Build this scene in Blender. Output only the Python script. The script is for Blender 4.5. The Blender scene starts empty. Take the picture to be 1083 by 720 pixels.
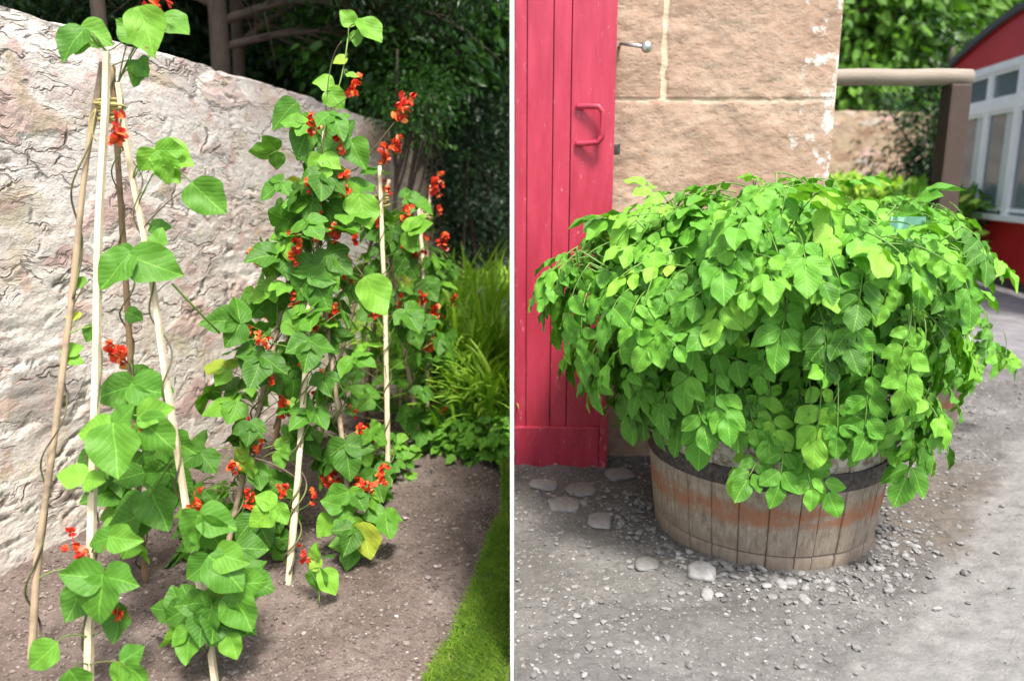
import bpy, math, random
import numpy as np
from mathutils import Vector
R = math.radians
rng = np.random.default_rng(7); random.seed(7)
scene = bpy.context.scene
COL = scene.collection

# ------------------------------------------------------------------ camera
F = 800.0; CX, CY = 541.5, 360.0; H = 1.15; P = R(12.0)
cp, sp = math.cos(P), math.sin(P)
cd = bpy.data.cameras.new('camera'); cam = bpy.data.objects.new('camera', cd); COL.objects.link(cam)
cam.location = (0, 0, H); cam.rotation_euler = (R(90) - P, 0, 0)
cd.sensor_width = 36; cd.lens = 36 * F / 1083; cd.clip_start = .05; cd.clip_end = 900
cd.dof.use_dof = True; cd.dof.focus_distance = 2.2; cd.dof.aperture_fstop = 2.0
scene.camera = cam
def W(px, py, z):                       # a viewing depth and a sight line -> a point of the garden
    r = (px - CX) / F * z; u = (CY - py) / F * z
    return np.array([r, z * cp + u * sp, H + u * cp - z * sp])
def G(px, py, h=0.0):
    u = (CY - py) / F
    z = (h - H) / (u * cp - sp)
    return W(px, py, z)
def PY(px, py, Y):
    u = (CY - py) / F
    return W(px, py, Y / (cp + u * sp))

# ------------------------------------------------------------------ objects
def tag(o, label=None, cat=None, group=None, kind=None):
    if label: o['label'] = label
    if cat: o['category'] = cat
    if group: o['group'] = group
    if kind: o['kind'] = kind
    return o
def empty(name, loc=(0, 0, 0), label=None, cat=None, group=None):
    o = bpy.data.objects.new(name, None); COL.objects.link(o); o.location = loc; o.empty_display_size = .05
    return tag(o, label, cat, group)
class MB:
    """collects geometry of ONE mesh (world coordinates)"""
    def __init__(s): s.v = []; s.q = []; s.t = []; s.uv = []; s.r = []; s.n = 0
    def add(s, v, f, uv=None, r=None):
        v = np.asarray(v, float).reshape(-1, 3); f = np.asarray(f, int)
        s.v.append(v)
        (s.q if f.shape[1] == 4 else s.t).append(f + s.n)
        s.uv.append(np.zeros((len(v), 2)) if uv is None else np.asarray(uv, float))
        s.r.append(np.full(len(v), random.random()) if r is None else (np.full(len(v), float(r)) if np.isscalar(r) else np.asarray(r, float)))
        s.n += len(v)
    def build(s, name, mat, parent=None, smooth=True, sharp=None):
        v = np.concatenate(s.v); off = np.zeros(3)
        if parent is not None: off = np.array(parent_world(parent))
        me = bpy.data.meshes.new(name)
        q = np.concatenate(s.q) if s.q else np.zeros((0, 4), int)
        t = np.concatenate(s.t) if s.t else np.zeros((0, 3), int)
        me.vertices.add(len(v)); me.vertices.foreach_set('co', (v - off).astype(np.float32).ravel())
        li = np.concatenate([q.ravel(), t.ravel()]); me.loops.add(len(li)); me.loops.foreach_set('vertex_index', li.astype(np.int32))
        nf = len(q) + len(t); me.polygons.add(nf)
        st = np.concatenate([np.arange(len(q)) * 4, len(q) * 4 + np.arange(len(t)) * 3])
        me.polygons.foreach_set('loop_start', st.astype(np.int32))
        me.polygons.foreach_set('use_smooth', np.full(nf, smooth))
        me.update(calc_edges=True)
        uv = np.concatenate(s.uv); ul = me.uv_layers.new(name='UVMap'); ul.data.foreach_set('uv', uv[li].astype(np.float32).ravel())
        at = me.attributes.new('rnd', 'FLOAT', 'POINT'); at.data.foreach_set('value', np.concatenate(s.r).astype(np.float32))
        me.materials.append(mat); me.validate()
        if sharp is not None: me.set_sharp_from_angle(angle=R(sharp))
        o = bpy.data.objects.new(name, me); COL.objects.link(o)
        if parent is not None: o.parent = parent
        return o
def parent_world(p):
    l = np.array(p.location)
    return l if p.parent is None else l + parent_world(p.parent)

BOXF = np.array([[0,1,3,2],[4,6,7,5],[0,4,5,1],[2,3,7,6],[0,2,6,4],[1,5,7,3]])
def box(mb, lo, hi, bev=0.0, r=None):
    lo = np.array(lo, float); hi = np.array(hi, float)
    if bev <= 0:
        v = [[(lo, hi)[i][0], (lo, hi)[j][1], (lo, hi)[k][2]] for i in (0, 1) for j in (0, 1) for k in (0, 1)]
        mb.add(v, BOXF, r=r); return
    import bmesh
    bm = bmesh.new(); bmesh.ops.create_cube(bm, size=1)
    for w in bm.verts: w.co = Vector(((lo + hi) / 2 + np.array(w.co) * (hi - lo)))
    bmesh.ops.bevel(bm, geom=bm.edges[:], offset=bev, segments=2, affect='EDGES', profile=.6)
    bm.verts.index_update()
    v = [w.co[:] for w in bm.verts]; qs = [[x.index for x in f.verts] for f in bm.faces]; bm.free()
    rr = random.random() if r is None else r
    q = [f for f in qs if len(f) == 4]; t = [f for f in qs if len(f) == 3]
    t += [[f[0], f[i], f[i+1]] for f in qs if len(f) > 4 for i in range(1, len(f)-1)]
    n0 = mb.n; mb.add(v, q, r=rr)
    if t: mb.t.append(np.array(t) + n0)
def tube(mb, pts, rad, seg=6, r=None, square=False):
    pts = np.asarray(pts, float); n = len(pts); rad = np.broadcast_to(np.asarray(rad, float), (n,))
    d = np.gradient(pts, axis=0); d /= np.linalg.norm(d, axis=1)[:, None] + 1e-9
    ref = np.array([0, 0, 1.]) if abs(d[0][2]) < .9 else np.array([0, 1., 0])
    V = []; a = np.arange(seg) * 2 * math.pi / seg + (math.pi / 4 if square else 0)
    for i in range(n):
        u = np.cross(d[i], ref); u /= np.linalg.norm(u) + 1e-9; w = np.cross(u, d[i]); ref = w
        V.append(pts[i] + rad[i] * (np.cos(a)[:, None] * u + np.sin(a)[:, None] * w))
    V.append(pts[:1]); V.append(pts[-1:])
    i, j = np.meshgrid(np.arange(n - 1), np.arange(seg), indexing='ij'); i = i.ravel(); j = j.ravel(); j2 = (j + 1) % seg
    q = np.stack([i * seg + j, i * seg + j2, (i + 1) * seg + j2, (i + 1) * seg + j], 1)
    L = np.concatenate([[0], np.cumsum(np.linalg.norm(np.diff(pts, axis=0), axis=1))])
    uv = np.concatenate([np.stack([np.tile(np.arange(seg) / seg, n), np.repeat(L, seg)], 1), [[0, 0], [0, L[-1]]]])
    rr = random.random() if r is None else r
    n0 = mb.n; mb.add(np.concatenate(V), q, uv, rr)
    k = np.arange(seg); c0 = n * seg
    mb.t.append(np.stack([np.full(seg, c0), (k + 1) % seg, k], 1) + n0)
    mb.t.append(np.stack([np.full(seg, c0 + 1), (n-1)*seg + k, (n-1)*seg + (k + 1) % seg], 1) + n0)
def bez(p0, p1, p2, n=8):
    t = np.linspace(0, 1, n)[:, None]
    return (1-t)**2 * np.asarray(p0) + 2*t*(1-t) * np.asarray(p1) + t*t * np.asarray(p2)

# ------------------------------------------------------------------ noise (numpy value noise)
def vnoise(x, y, seed=0):
    xi = np.floor(x).astype(np.int64); yi = np.floor(y).astype(np.int64); fx = x - xi; fy = y - yi
    def h(a, b):
        n = (a * 374761393 + b * 668265263 + seed * 974634777) & 0xffffffff
        n = ((n ^ (n >> 13)) * 1274126177) & 0xffffffff
        return ((n ^ (n >> 16)) & 0xffff) / 65535.0
    fx = fx*fx*(3-2*fx); fy = fy*fy*(3-2*fy)
    return (h(xi,yi)*(1-fx)+h(xi+1,yi)*fx)*(1-fy) + (h(xi,yi+1)*(1-fx)+h(xi+1,yi+1)*fx)*fy
def fbm(x, y, seed=0, oc=4):
    s = 0; a = .5; t = 0
    for i in range(oc): s = s + a*vnoise(x*2**i, y*2**i, seed+i*17); t += a; a *= .5
    return s / t
def sstep(a, b, x):
    t = np.clip((x-a)/(b-a), 0, 1); return t*t*(3-2*t)

# ------------------------------------------------------------------ materials
def newmat(name):
    m = bpy.data.materials.new(name); m.use_nodes = True
    return m, m.node_tree.nodes, m.node_tree.links, m.node_tree.nodes['Principled BSDF']
class NT:
    def __init__(s, name, rough=.7, spec=.5):
        s.m, s.n, s.l, s.b = newmat(name); s.b.inputs['Roughness'].default_value = rough; s.b.inputs['Specular IOR Level'].default_value = spec
    def node(s, t, **kw):
        x = s.n.new(t)
        for k, v in kw.items():
            if k.startswith('i_'):
                k = k[2:]; k = int(k) if k.isdigit() else k.replace('_', ' ')
                if hasattr(v, 'links') or isinstance(v, bpy.types.NodeSocket): s.l.new(v, x.inputs[k])
                else: x.inputs[k].default_value = v
            else: setattr(x, k, v)
        return x
    def coord(s, kind='Object'): return s.node('ShaderNodeTexCoord').outputs[kind]
    def mapping(s, v, scale=(1,1,1), loc=(0,0,0), rot=(0,0,0)):
        return s.node('ShaderNodeMapping', i_Vector=v, i_Scale=scale, i_Location=loc, i_Rotation=rot).outputs[0]
    def noise(s, v, sc, det=4, rough=.55, dist=0.):
        return s.node('ShaderNodeTexNoise', i_Vector=v, i_Scale=sc, i_Detail=det, i_Roughness=rough, i_Distortion=dist).outputs['Fac']
    def vor(s, v, sc, feature='F1', out='Distance', rnd=1.):
        return s.node('ShaderNodeTexVoronoi', i_Vector=v, i_Scale=sc, feature=feature, i_Randomness=rnd).outputs[out]
    def ramp(s, f, stops, interp='LINEAR'):
        x = s.node('ShaderNodeValToRGB', i_Fac=f); cr = x.color_ramp; cr.interpolation = interp
        while len(cr.elements) < len(stops): cr.elements.new(.5)
        for e, (p, c) in zip(cr.elements, stops):
            e.position = p; e.color = (c if len(c) == 4 else (*c, 1)) if hasattr(c, '__len__') else (c, c, c, 1)
        return x.outputs[0]
    def mix(s, f, a, b, mode='MIX'):
        x = s.node('ShaderNodeMix', data_type='RGBA', blend_type=mode)
        for k, v in ((0, f), (6, a), (7, b)):
            if isinstance(v, bpy.types.NodeSocket): s.l.new(v, x.inputs[k])
            else: x.inputs[k].default_value = v if k == 0 else (*v, 1) if len(v) == 3 else v
        return x.outputs[2]
    def math(s, op, a, b=0., c=0.):
        x = s.node('ShaderNodeMath', operation=op)
        for k, v in enumerate((a, b, c)):
            if isinstance(v, bpy.types.NodeSocket): s.l.new(v, x.inputs[k])
            else: x.inputs[k].default_value = v
        return x.outputs[0]
    def bump(s, h, st=.5, dist=.01, n=None):
        x = s.node('ShaderNodeBump', i_Height=h, i_Strength=st, i_Distance=dist)
        if n is not None: s.l.new(n, x.inputs['Normal'])
        return x.outputs[0]
    def attr(s, a='rnd'): return s.node('ShaderNodeAttribute', attribute_name=a).outputs['Fac']
    def sep(s, v):
        x = s.node('ShaderNodeSeparateXYZ', i_0=v); return x.outputs
    def out(s, col=None, nrm=None, rough=None):
        if col is not None:
            if isinstance(col, bpy.types.NodeSocket): s.l.new(col, s.b.inputs['Base Color'])
            else: s.b.inputs['Base Color'].default_value = (*col, 1)
        if nrm is not None: s.l.new(nrm, s.b.inputs['Normal'])
        if rough is not None: s.l.new(rough, s.b.inputs['Roughness'])
        return s.m

def leaf_mat(name, dark, mid, light, trans=.3, veins=True, rough=.52, yellow=None, lat=6.0):
    t = NT(name, rough, .3)
    r = t.attr(); o = t.coord('Object')
    c = t.ramp(r, [(0, dark), (.5, mid), (.93, light), (1, yellow or light)])
    c = t.mix(t.math('MULTIPLY', t.noise(o, 9, 3), .28), c, light)
    nrm = None
    if veins:
        uv = t.sep(t.coord('UV')); v = t.math('ABSOLUTE', t.math('SUBTRACT', uv[0], .5)); u = uv[1]
        mid_ = t.math('SUBTRACT', 1, t.math('SMOOTH_MIN', t.math('DIVIDE', v, .022), 1., .2))
        s_ = t.math('MULTIPLY', t.math('SUBTRACT', u, t.math('POWER', v, .85)), t.math('ADD', lat-1.2, t.math('MULTIPLY', t.math('FRACT', t.math('MULTIPLY', r, 37.)), 2.)))
        s_ = t.math('ADD', s_, t.math('MULTIPLY', t.noise(o, 55, 2), .9))
        fr = t.math('ABSOLUTE', t.math('SUBTRACT', t.math('FRACT', s_), .5))
        lt = t.math('SUBTRACT', 1, t.math('MINIMUM', t.math('DIVIDE', fr, .09), 1.))
        vn = t.math('MAXIMUM', mid_, t.math('MULTIPLY', lt, .45))
        c = t.mix(t.math('MULTIPLY', vn, .42), c, tuple(min(1, x * 1.7 + .03) for x in light))
        hgt = t.math('ADD', t.math('MULTIPLY', t.math('SMOOTH_MIN', fr, .28, .2), 1.1), t.math('MULTIPLY', mid_, -.4))
        hgt = t.math('ADD', hgt, t.math('MULTIPLY', t.noise(o, 120, 2), .5))
        sp = t.math('MULTIPLY', t.ramp(t.noise(o, 70, 2, .5), [(.70, 0.), (.74, .8)]), t.ramp(t.math('FRACT', t.math('MULTIPLY', r, 53.)), [(.55, 0.), (.6, 1.)])); c = t.mix(sp, c, (.22, .14, .04))
        nrm = t.bump(hgt, .5, .003)
    t.out(c, nrm)
    tr = t.node('ShaderNodeBsdfTranslucent'); tc = t.mix(1, c, (1.0, 1.15, .45), 'MULTIPLY'); t.l.new(tc, tr.inputs[0])
    mx = t.node('ShaderNodeMixShader'); mx.inputs[0].default_value = trans
    t.l.new(t.b.outputs[0], mx.inputs[1]); t.l.new(tr.outputs[0], mx.inputs[2])
    t.l.new(mx.outputs[0], t.n['Material Output'].inputs[0])
    return t.m
M = {}
M['bean'] = leaf_mat('bean_leaf', (.022,.085,.012), (.065,.21,.022), (.21,.46,.045), .3, yellow=(.42,.46,.05))
M['potato'] = leaf_mat('potato_leaf', (.024,.10,.012), (.085,.285,.026), (.23,.50,.05), .24, yellow=(.34,.55,.07), lat=7)
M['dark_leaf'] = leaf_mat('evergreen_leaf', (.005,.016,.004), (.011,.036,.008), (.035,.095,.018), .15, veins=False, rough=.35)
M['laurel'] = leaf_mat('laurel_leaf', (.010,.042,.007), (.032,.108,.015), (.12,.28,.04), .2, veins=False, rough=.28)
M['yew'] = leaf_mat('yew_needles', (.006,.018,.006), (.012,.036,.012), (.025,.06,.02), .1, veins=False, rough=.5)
M['bright_tree'] = leaf_mat('tree_leaf', (.02,.07,.008), (.06,.17,.015), (.14,.30,.03), .3, veins=False)
M['grass'] = leaf_mat('lawn_blade', (.04,.10,.012), (.13,.25,.025), (.28,.42,.05), .3, veins=False, yellow=(.36,.34,.10))
M['crocosmia'] = leaf_mat('sword_leaf', (.07,.19,.012), (.22,.43,.03), (.42,.62,.08), .35, veins=False, yellow=(.35,.45,.08))

t = NT('scarlet_petal', .5); c = t.ramp(t.attr(), [(0, (.38,.012,.01)), (.5, (.78,.05,.015)), (.85, (.88,.17,.03)), (1, (.9,.34,.12))]); M['petal'] = t.out(c)
t = NT('green_stem', .5); c = t.ramp(t.attr(), [(0, (.10,.20,.03)), (.7, (.22,.36,.07)), (1, (.13,.06,.05))]); M['stem'] = t.out(c)
t = NT('dark_vine', .6); M['vine'] = t.out(t.ramp(t.noise(t.coord(), 20, 3), [(.35, (.06,.035,.035)), (.6, (.13,.15,.04))]))
t = NT('potato_stem', .5); M['pstem'] = t.out(t.ramp(t.noise(t.coord(), 14, 3), [(.3, (.09,.20,.03)), (.6, (.16,.30,.05))]))
def wood(name, a, b, dirt=(.12,.08,.05), dst=.5):
    t = NT(name, .75); o = t.coord('Object'); uv = t.coord('UV')
    g = t.noise(t.mapping(uv, (18, 3, 1)), 2.5, 6, .65); c = t.ramp(g, [(.3, a), (.7, b)])
    d = t.ramp(t.noise(t.mapping(o, (3, 3, 5)), 2.2, 5, .6), [(.48, 0.), (.68, dst)]); c = t.mix(d, c, dirt)
    return t.out(c, t.bump(g, .35, .003))
M['cane'] = wood('weathered_cane', (.34,.24,.14), (.52,.42,.29), (.12,.09,.06), .8)
M['cane_pale'] = wood('pale_stick', (.62,.50,.31), (.80,.70,.50), (.36,.27,.16), .35)
M['cane_brown'] = wood('brown_cane', (.20,.12,.06), (.36,.25,.14), (.08,.05,.03), .7)
M['bark'] = wood('tree_bark', (.05,.033,.023), (.14,.098,.07), (.05,.035,.025), .6)
M['beam'] = wood('grey_rail_timber', (.20,.165,.13), (.34,.29,.235), (.25,.2,.15), .4)
M['post'] = wood('brown_post_timber', (.035,.021,.015), (.075,.048,.036), (.07,.05,.04), .5)
t = NT('twine', .9); M['twine'] = t.out((.42,.36,.14))

# old lime-rendered rubble wall
def wall_mat(name, cols, crack=(.16,.11,.09), tanmix=True):
    t = NT(name, .95, .1); o = t.coord('Object'); u = t.coord('UV')
    fld = t.attr()                                  # height field carried from the modelling: recesses are raw stone
    big = t.noise(t.mapping(u, (1, 1.6, 1)), 2.4, 4, .55, .6)
    c = t.ramp(big, [(.30, cols[0]), (.43, cols[1]), (.52, cols[2]), (.62, cols[3]), (.75, cols[4])])
    fine = t.noise(u, 26, 6, .65); c = t.mix(t.ramp(fine, [(.35, .55), (.6, 0.)]), c, cols[5])
    spk = t.ramp(t.noise(u, 75, 3, .6), [(.62, 0.), (.70, .8)]); c = t.mix(spk, c, (.80, .77, .71))
    pit = t.noise(t.mapping(u, (1, 2.4, 1)), 38, 4, .6)
    c = t.mix(t.ramp(pit, [(.30, .75), (.40, 0.)]), c, (.16, .11, .08))
    dk = t.ramp(fld, [(.06, 1.), (.30, .0)]); c = t.mix(t.math('MULTIPLY', dk, .6), c, crack)
    mid = t.ramp(fld, [(.35, .7), (.55, 0.)]); c = t.mix(t.math('MULTIPLY', mid, .5), c, cols[6])
    wv = t.node('ShaderNodeVectorMath', operation='ADD'); t.l.new(u, wv.inputs[0]); nn = t.node('ShaderNodeTexNoise', i_Vector=u, i_Scale=7., i_Detail=4.)
    sc_ = t.node('ShaderNodeVectorMath', operation='SCALE'); t.l.new(nn.outputs['Color'], sc_.inputs[0]); sc_.inputs['Scale'].default_value = .16; t.l.new(sc_.outputs[0], wv.inputs[1])
    ck = t.vor(t.mapping(wv.outputs[0], (2.4, 9., 1)), 1.0, 'DISTANCE_TO_EDGE'); gate = t.ramp(t.noise(u, 5.2, 3), [(.51, 0.), (.57, .9)])
    ckm = t.math('MULTIPLY', t.ramp(ck, [(.004, 1.), (.022, 0.)]), gate)
    ck2 = t.vor(t.mapping(wv.outputs[0], (7., 38., 1)), 1.0, 'DISTANCE_TO_EDGE'); g2 = t.ramp(t.noise(t.mapping(u, (1,1.6,1), (5,3,0)), 4.4, 3), [(.52, 0.), (.60, 1.)])
    ckm = t.math('MAXIMUM', ckm, t.math('MULTIPLY', t.math('MULTIPLY', t.ramp(ck2, [(.01, 1.), (.07, 0.)]), g2), .8))
    stv = t.mapping(wv.outputs[0], (2.6, 6.5, 1), (.3, .7, 0)); cell = t.node('ShaderNodeTexVoronoi', i_Vector=stv, i_Scale=1.0); cs = t.sep(cell.outputs['Color'])
    ed = t.vor(stv, 1.0, 'DISTANCE_TO_EDGE'); inn = t.ramp(t.math('ADD', ed, t.math('MULTIPLY', t.math('SUBTRACT', fine, .5), .25)), [(.05, 0.), (.12, 1.)])
    raws = t.math('MULTIPLY', t.math('MULTIPLY', t.ramp(cs[0], [(.42, 0.), (.48, 1.)]), inn), .75)
    c = t.mix(raws, c, t.ramp(cs[1], [(.1, cols[7]), (.4, cols[0]), (.6, (.44,.40,.36)), (.9, (.60,.40,.36))]))
    stb = t.math('MULTIPLY', t.math('MULTIPLY', t.ramp(cs[0], [(.50, 0.), (.56, 1.)]), t.ramp(ed, [(.0, 0.), (.14, 1.)])), 1.)
    pk = t.ramp(t.noise(t.mapping(u, (1,1.5,1), (9,2,0)), 5.5, 4, .6, .8), [(.56, 0.), (.63, .75)]); c = t.mix(pk, c, cols[7])
    oc = t.ramp(t.noise(t.mapping(u, (1,1.2,1), (2,8,0)), 3.8, 4, .6, .8), [(.57, 0.), (.66, .5)]); c = t.mix(oc, c, (.50, .43, .25))
    far = t.ramp(t.sep(u)[0], [(.0, 0.), (1., 0.)]) if not tanmix else t.ramp(t.math('SUBTRACT', t.sep(u)[0], 3.6), [(.0, 0.), (1., .8)])
    c = t.mix(far, c, t.ramp(fine, [(.3, (.30,.22,.12)), (.6, (.50,.40,.24))]))
    c = t.mix(t.math('MULTIPLY', ckm, .7), c, (.17, .12, .095))
    b0 = t.bump(t.math('SUBTRACT', 1., ckm), .8, .012, t.bump(stb, .6, .012))
    b1 = t.bump(t.noise(t.mapping(u, (1, 1.5, 1)), 30, 7, .65), .6, .011, b0)
    b2 = t.bump(t.noise(u, 130, 3, .6), .4, .004, b1)
    return t.out(c, b2)
M['gwall'] = wall_mat('limewashed_rubble', [(.64,.52,.46), (.76,.69,.61), (.83,.78,.70), (.78,.71,.65), (.68,.58,.52), (.58,.50,.44), (.54,.42,.36), (.58,.40,.34)])
M['farwall'] = wall_mat('sandstone_rubble', [(.30,.20,.12), (.40,.30,.20), (.46,.36,.24), (.38,.27,.17), (.3,.22,.15), (.26,.19,.13), (.28,.2,.12), (.30,.18,.12)], tanmix=False)

# sandstone blocks of the outbuilding
t = NT('red_sandstone', .9, .2); o = t.coord('Object'); u = t.coord('UV'); fld = t.attr()
c = t.ramp(t.noise(u, 3.2, 6, .6, .4), [(.3, (.33,.225,.165)), (.5, (.42,.305,.23)), (.7, (.50,.395,.305))])
c = t.mix(t.ramp(t.noise(u, 40, 4, .65), [(.35, .5), (.6, 0.)]), c, (.28, .16, .10))
c = t.mix(t.ramp(fld, [(.5, 0.), (.9, 1.)]), c, (.62, .50, .36))         # lime mortar in the joints
sx = t.sep(u)
edge = t.ramp(sx[0], [(.80, 0.), (.985, .19)])
fl = t.math('ADD', t.noise(t.mapping(u, (1, .8, 1)), 13, 5, .7), edge)
c = t.mix(t.ramp(fl, [(.67, 0.), (.75, .85)]), c, (.72, .70, .66))        # flaked old paint
pv = t.vor(t.mapping(u, (34, 52, 1), (0,0,0), (0,0,.5)), 1.0); pits = t.ramp(pv, [(.12, 0.), (.38, 1.)])
c = t.mix(t.math('MULTIPLY', t.math('SUBTRACT', 1., pits), .18), c, (.24, .15, .10))
b = t.bump(t.noise(t.mapping(u, (1.2, 1.2, 1)), 24, 7, .7), .5, .012, t.bump(pits, .22, .005))
M['sandstone'] = t.out(c, t.bump(t.noise(u, 110, 3), .4, .004, b))

t = NT('red_door_paint', .42, .5); o = t.coord('Object'); wr = t.attr()
c = t.ramp(t.noise(t.mapping(o, (5, 5, .9)), 4, 5, .6), [(.3, (.34,.018,.045)), (.7, (.47,.040,.080))])
wn = t.math('ADD', t.noise(t.mapping(o, (2, 2, .7)), 34, 5, .7), t.math('MULTIPLY', wr, .17))
c = t.mix(t.ramp(wn, [(.655, 0.), (.76, .7)]), c, (.66, .42, .40))
M['redpaint'] = t.out(c, t.bump(t.noise(t.mapping(o, (8, 8, .8)), 12, 5), .3, .004))
t = NT('hut_red_paint', .35, .5); M['hutred'] = t.out(t.ramp(t.noise(t.coord(), 2, 4), [(.3, (.50,.012,.022)), (.7, (.58,.02,.03))]))
t = NT('white_gloss_paint', .4, .5); M['white'] = t.out(t.ramp(t.noise(t.coord(), 6, 4), [(.3, (.82,.82,.80)), (.6, (.88,.88,.86))]))
t = NT('white_board_paint', .6, .3); M['board'] = t.out(t.ramp(t.noise(t.coord(), 6, 4), [(.3, (.80,.80,.79)), (.6, (.86,.86,.85))]))
t = NT('dark_felt', .85); M['felt'] = t.out(t.ramp(t.noise(t.coord(), 40, 3), [(.3, (.04,.042,.045)), (.7, (.10,.10,.10))]))
t = NT('rusty_iron', .55, .5); t.b.inputs['Metallic'].default_value = .5
M['iron'] = t.out(t.ramp(t.noise(t.coord(), 60, 4), [(.35, (.035,.032,.032)), (.6, (.085,.075,.07)), (.78, (.20,.11,.07))]), t.bump(t.noise(t.coord(), 150, 3), .3, .002))
t = NT('galvanised', .35, .5); t.b.inputs['Metallic'].default_value = .8; M['zinc'] = t.out((.52,.52,.5))
t = NT('window_glass', .05, .5); M['glass'] = t.out((.16,.19,.20))
t = NT('net_curtain', .9); M['curtain'] = t.out((.62,.62,.58))
t = NT('slate', .6); M['slate'] = t.out(t.ramp(t.noise(t.coord(), 8, 3), [(.3, (.07,.075,.08)), (.7, (.14,.14,.15))]))
t = NT('mint_plastic', .3); M['mint'] = t.out((.38,.78,.58))
t = NT('compost', 1.); M['compost'] = t.out(t.ramp(t.noise(t.coord(), 60, 4), [(.3, (.02,.014,.01)), (.7, (.08,.055,.04))]), t.bump(t.noise(t.coord(), 80, 4), .8, .01))

# ground materials
t = NT('garden_soil', .95, .2); o = t.coord('Object')
c = t.ramp(t.noise(o, 3.5, 6, .6), [(.3, (.105,.078,.065)), (.5, (.175,.137,.118)), (.72, (.26,.21,.183))])
c = t.mix(t.ramp(t.noise(o, 55, 5, .7), [(.3, .7), (.5, 0.)]), c, (.07, .05, .042))
c = t.mix(t.ramp(t.noise(o, 90, 4, .65), [(.60, 0.), (.72, .6)]), c, (.42, .37, .34))
M['soil'] = t.out(c, t.bump(t.noise(o, 140, 4, .6), .6, .006, t.bump(t.noise(o, 42, 6, .65), .9, .015)))
t = NT('turf_base', .95, .2); M['turf'] = t.out(t.ramp(t.noise(t.coord(), 30, 4), [(.3, (.03,.05,.012)), (.7, (.08,.12,.03))]))
t = NT('yard_grit', .92, .25); o = t.coord('Object'); s = t.sep(o)
c = t.ramp(t.noise(o, 2.6, 6, .62), [(.3, (.088,.084,.078)), (.5, (.14,.135,.127)), (.7, (.21,.203,.19))])
c = t.mix(t.ramp(t.noise(o, 48, 5, .7), [(.33, .75), (.5, 0.)]), c, (.085, .08, .075))
c = t.mix(t.ramp(t.noise(o, 70, 4, .65), [(.60, 0.), (.70, .75)]), c, (.52, .50, .47))
# trodden brown earth to the right of the barrel
dx = t.math('SUBTRACT', s[0], 1.55); dy = t.math('SUBTRACT', s[1], 2.55)
dd = t.math('SQRT', t.math('ADD', t.math('MULTIPLY', dx, dx), t.math('MULTIPLY', dy, dy)))
dd = t.math('ADD', dd, t.math('MULTIPLY', t.noise(o, 4, 4), .8))
c = t.mix(t.ramp(dd, [(.75, .75), (1.15, 0.)]), c, t.ramp(t.noise(o, 22, 5, .7), [(.3, (.07,.058,.046)), (.7, (.17,.145,.118))]))
# old pale concrete lower right
e1 = t.math('ADD', t.math('MULTIPLY', s[0], 1.0), t.math('MULTIPLY', s[1], -.9))
e1 = t.math('ADD', e1, t.math('MULTIPLY', t.noise(o, 3, 4), .42))
k = t.ramp(e1, [(0.0, 0.), (.02, 0.)]); e2 = t.math('SUBTRACT', e1, -.55)
c = t.mix(t.ramp(e2, [(.10, 0.), (.20, .85)]), c, t.ramp(t.noise(o, 14, 6, .6), [(.3, (.17,.165,.155)), (.7, (.27,.264,.25))]))
mo = t.ramp(t.noise(t.mapping(o, (1,1,1), (3,5,0)), 4.5, 6, .7), [(.64, 0.), (.74, .55)]); c = t.mix(mo, c, (.15, .18, .05))
M['yard'] = t.out(c, t.bump(t.noise(o, 110, 4, .6), .6, .006, t.bump(t.noise(o, 36, 6, .65), .8, .012)))
t = NT('pebble_stone', .8, .3); c = t.ramp(t.attr(), [(0, (.10,.075,.06)), (.35, (.24,.19,.165)), (.65, (.29,.26,.24)), (.85, (.34,.24,.20)), (1, (.60,.58,.55))])
o = t.coord(); M['pebble'] = t.out(t.mix(t.ramp(t.noise(o, 90, 4), [(.4, .35), (.6, 0.)]), c, (.1, .08, .07)), t.bump(t.noise(o, 150, 3), .4, .003))
t = NT('grey_pebble', .8, .3); c = t.ramp(t.attr(), [(0, (.13,.125,.12)), (.4, (.19,.186,.178)), (.75, (.26,.255,.245)), (1, (.38,.37,.36))])
o = t.coord(); M['gpebble'] = t.out(t.mix(t.ramp(t.noise(o, 60, 4), [(.4, .35), (.6, 0.)]), c, (.12, .11, .10)), t.bump(t.noise(o, 120, 3), .4, .003))

# barrel staves: grey oak, flaked white at the top, a rust stain where a hoop once sat
t = NT('oak_staves', .85, .25); u = t.coord('UV'); s = t.sep(u); r = t.attr()
g = t.noise(t.mapping(u, (60, 4, 1)), 2.2, 7, .7)
c = t.ramp(g, [(.28, (.11,.088,.064)), (.5, (.27,.225,.17)), (.72, (.42,.37,.295))])
c = t.mix(t.math('MULTIPLY', r, .45), c, (.30, .24, .18))
hn = t.math('ADD', s[1], t.math('MULTIPLY', t.math('SUBTRACT', t.noise(t.mapping(u, (22, 2, 1)), 2, 4), .5), .16))
wh = t.ramp(hn, [(.57, 0.), (.68, .45), (.86, .6), (.90, .9)])
wn = t.ramp(t.noise(t.mapping(u, (40, 7, 1)), 2.0, 5, .7), [(.42, 0.), (.56, 1.)])
c = t.mix(t.math('MULTIPLY', wh, wn), c, (.76, .73, .68))
rs = t.ramp(hn, [(.30, 0.), (.35, .85), (.44, .85), (.50, 0.)])
rn = t.ramp(t.noise(t.mapping(u, (14, 6, 1)), 1.6, 5, .7), [(.36, .15), (.52, 1.)])
c = t.mix(t.math('MULTIPLY', rs, rn), c, (.30, .13, .065))
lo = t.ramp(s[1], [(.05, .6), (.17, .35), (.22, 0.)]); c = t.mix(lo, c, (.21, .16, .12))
M['oak'] = t.out(c, t.bump(g, .6, .006))

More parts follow.
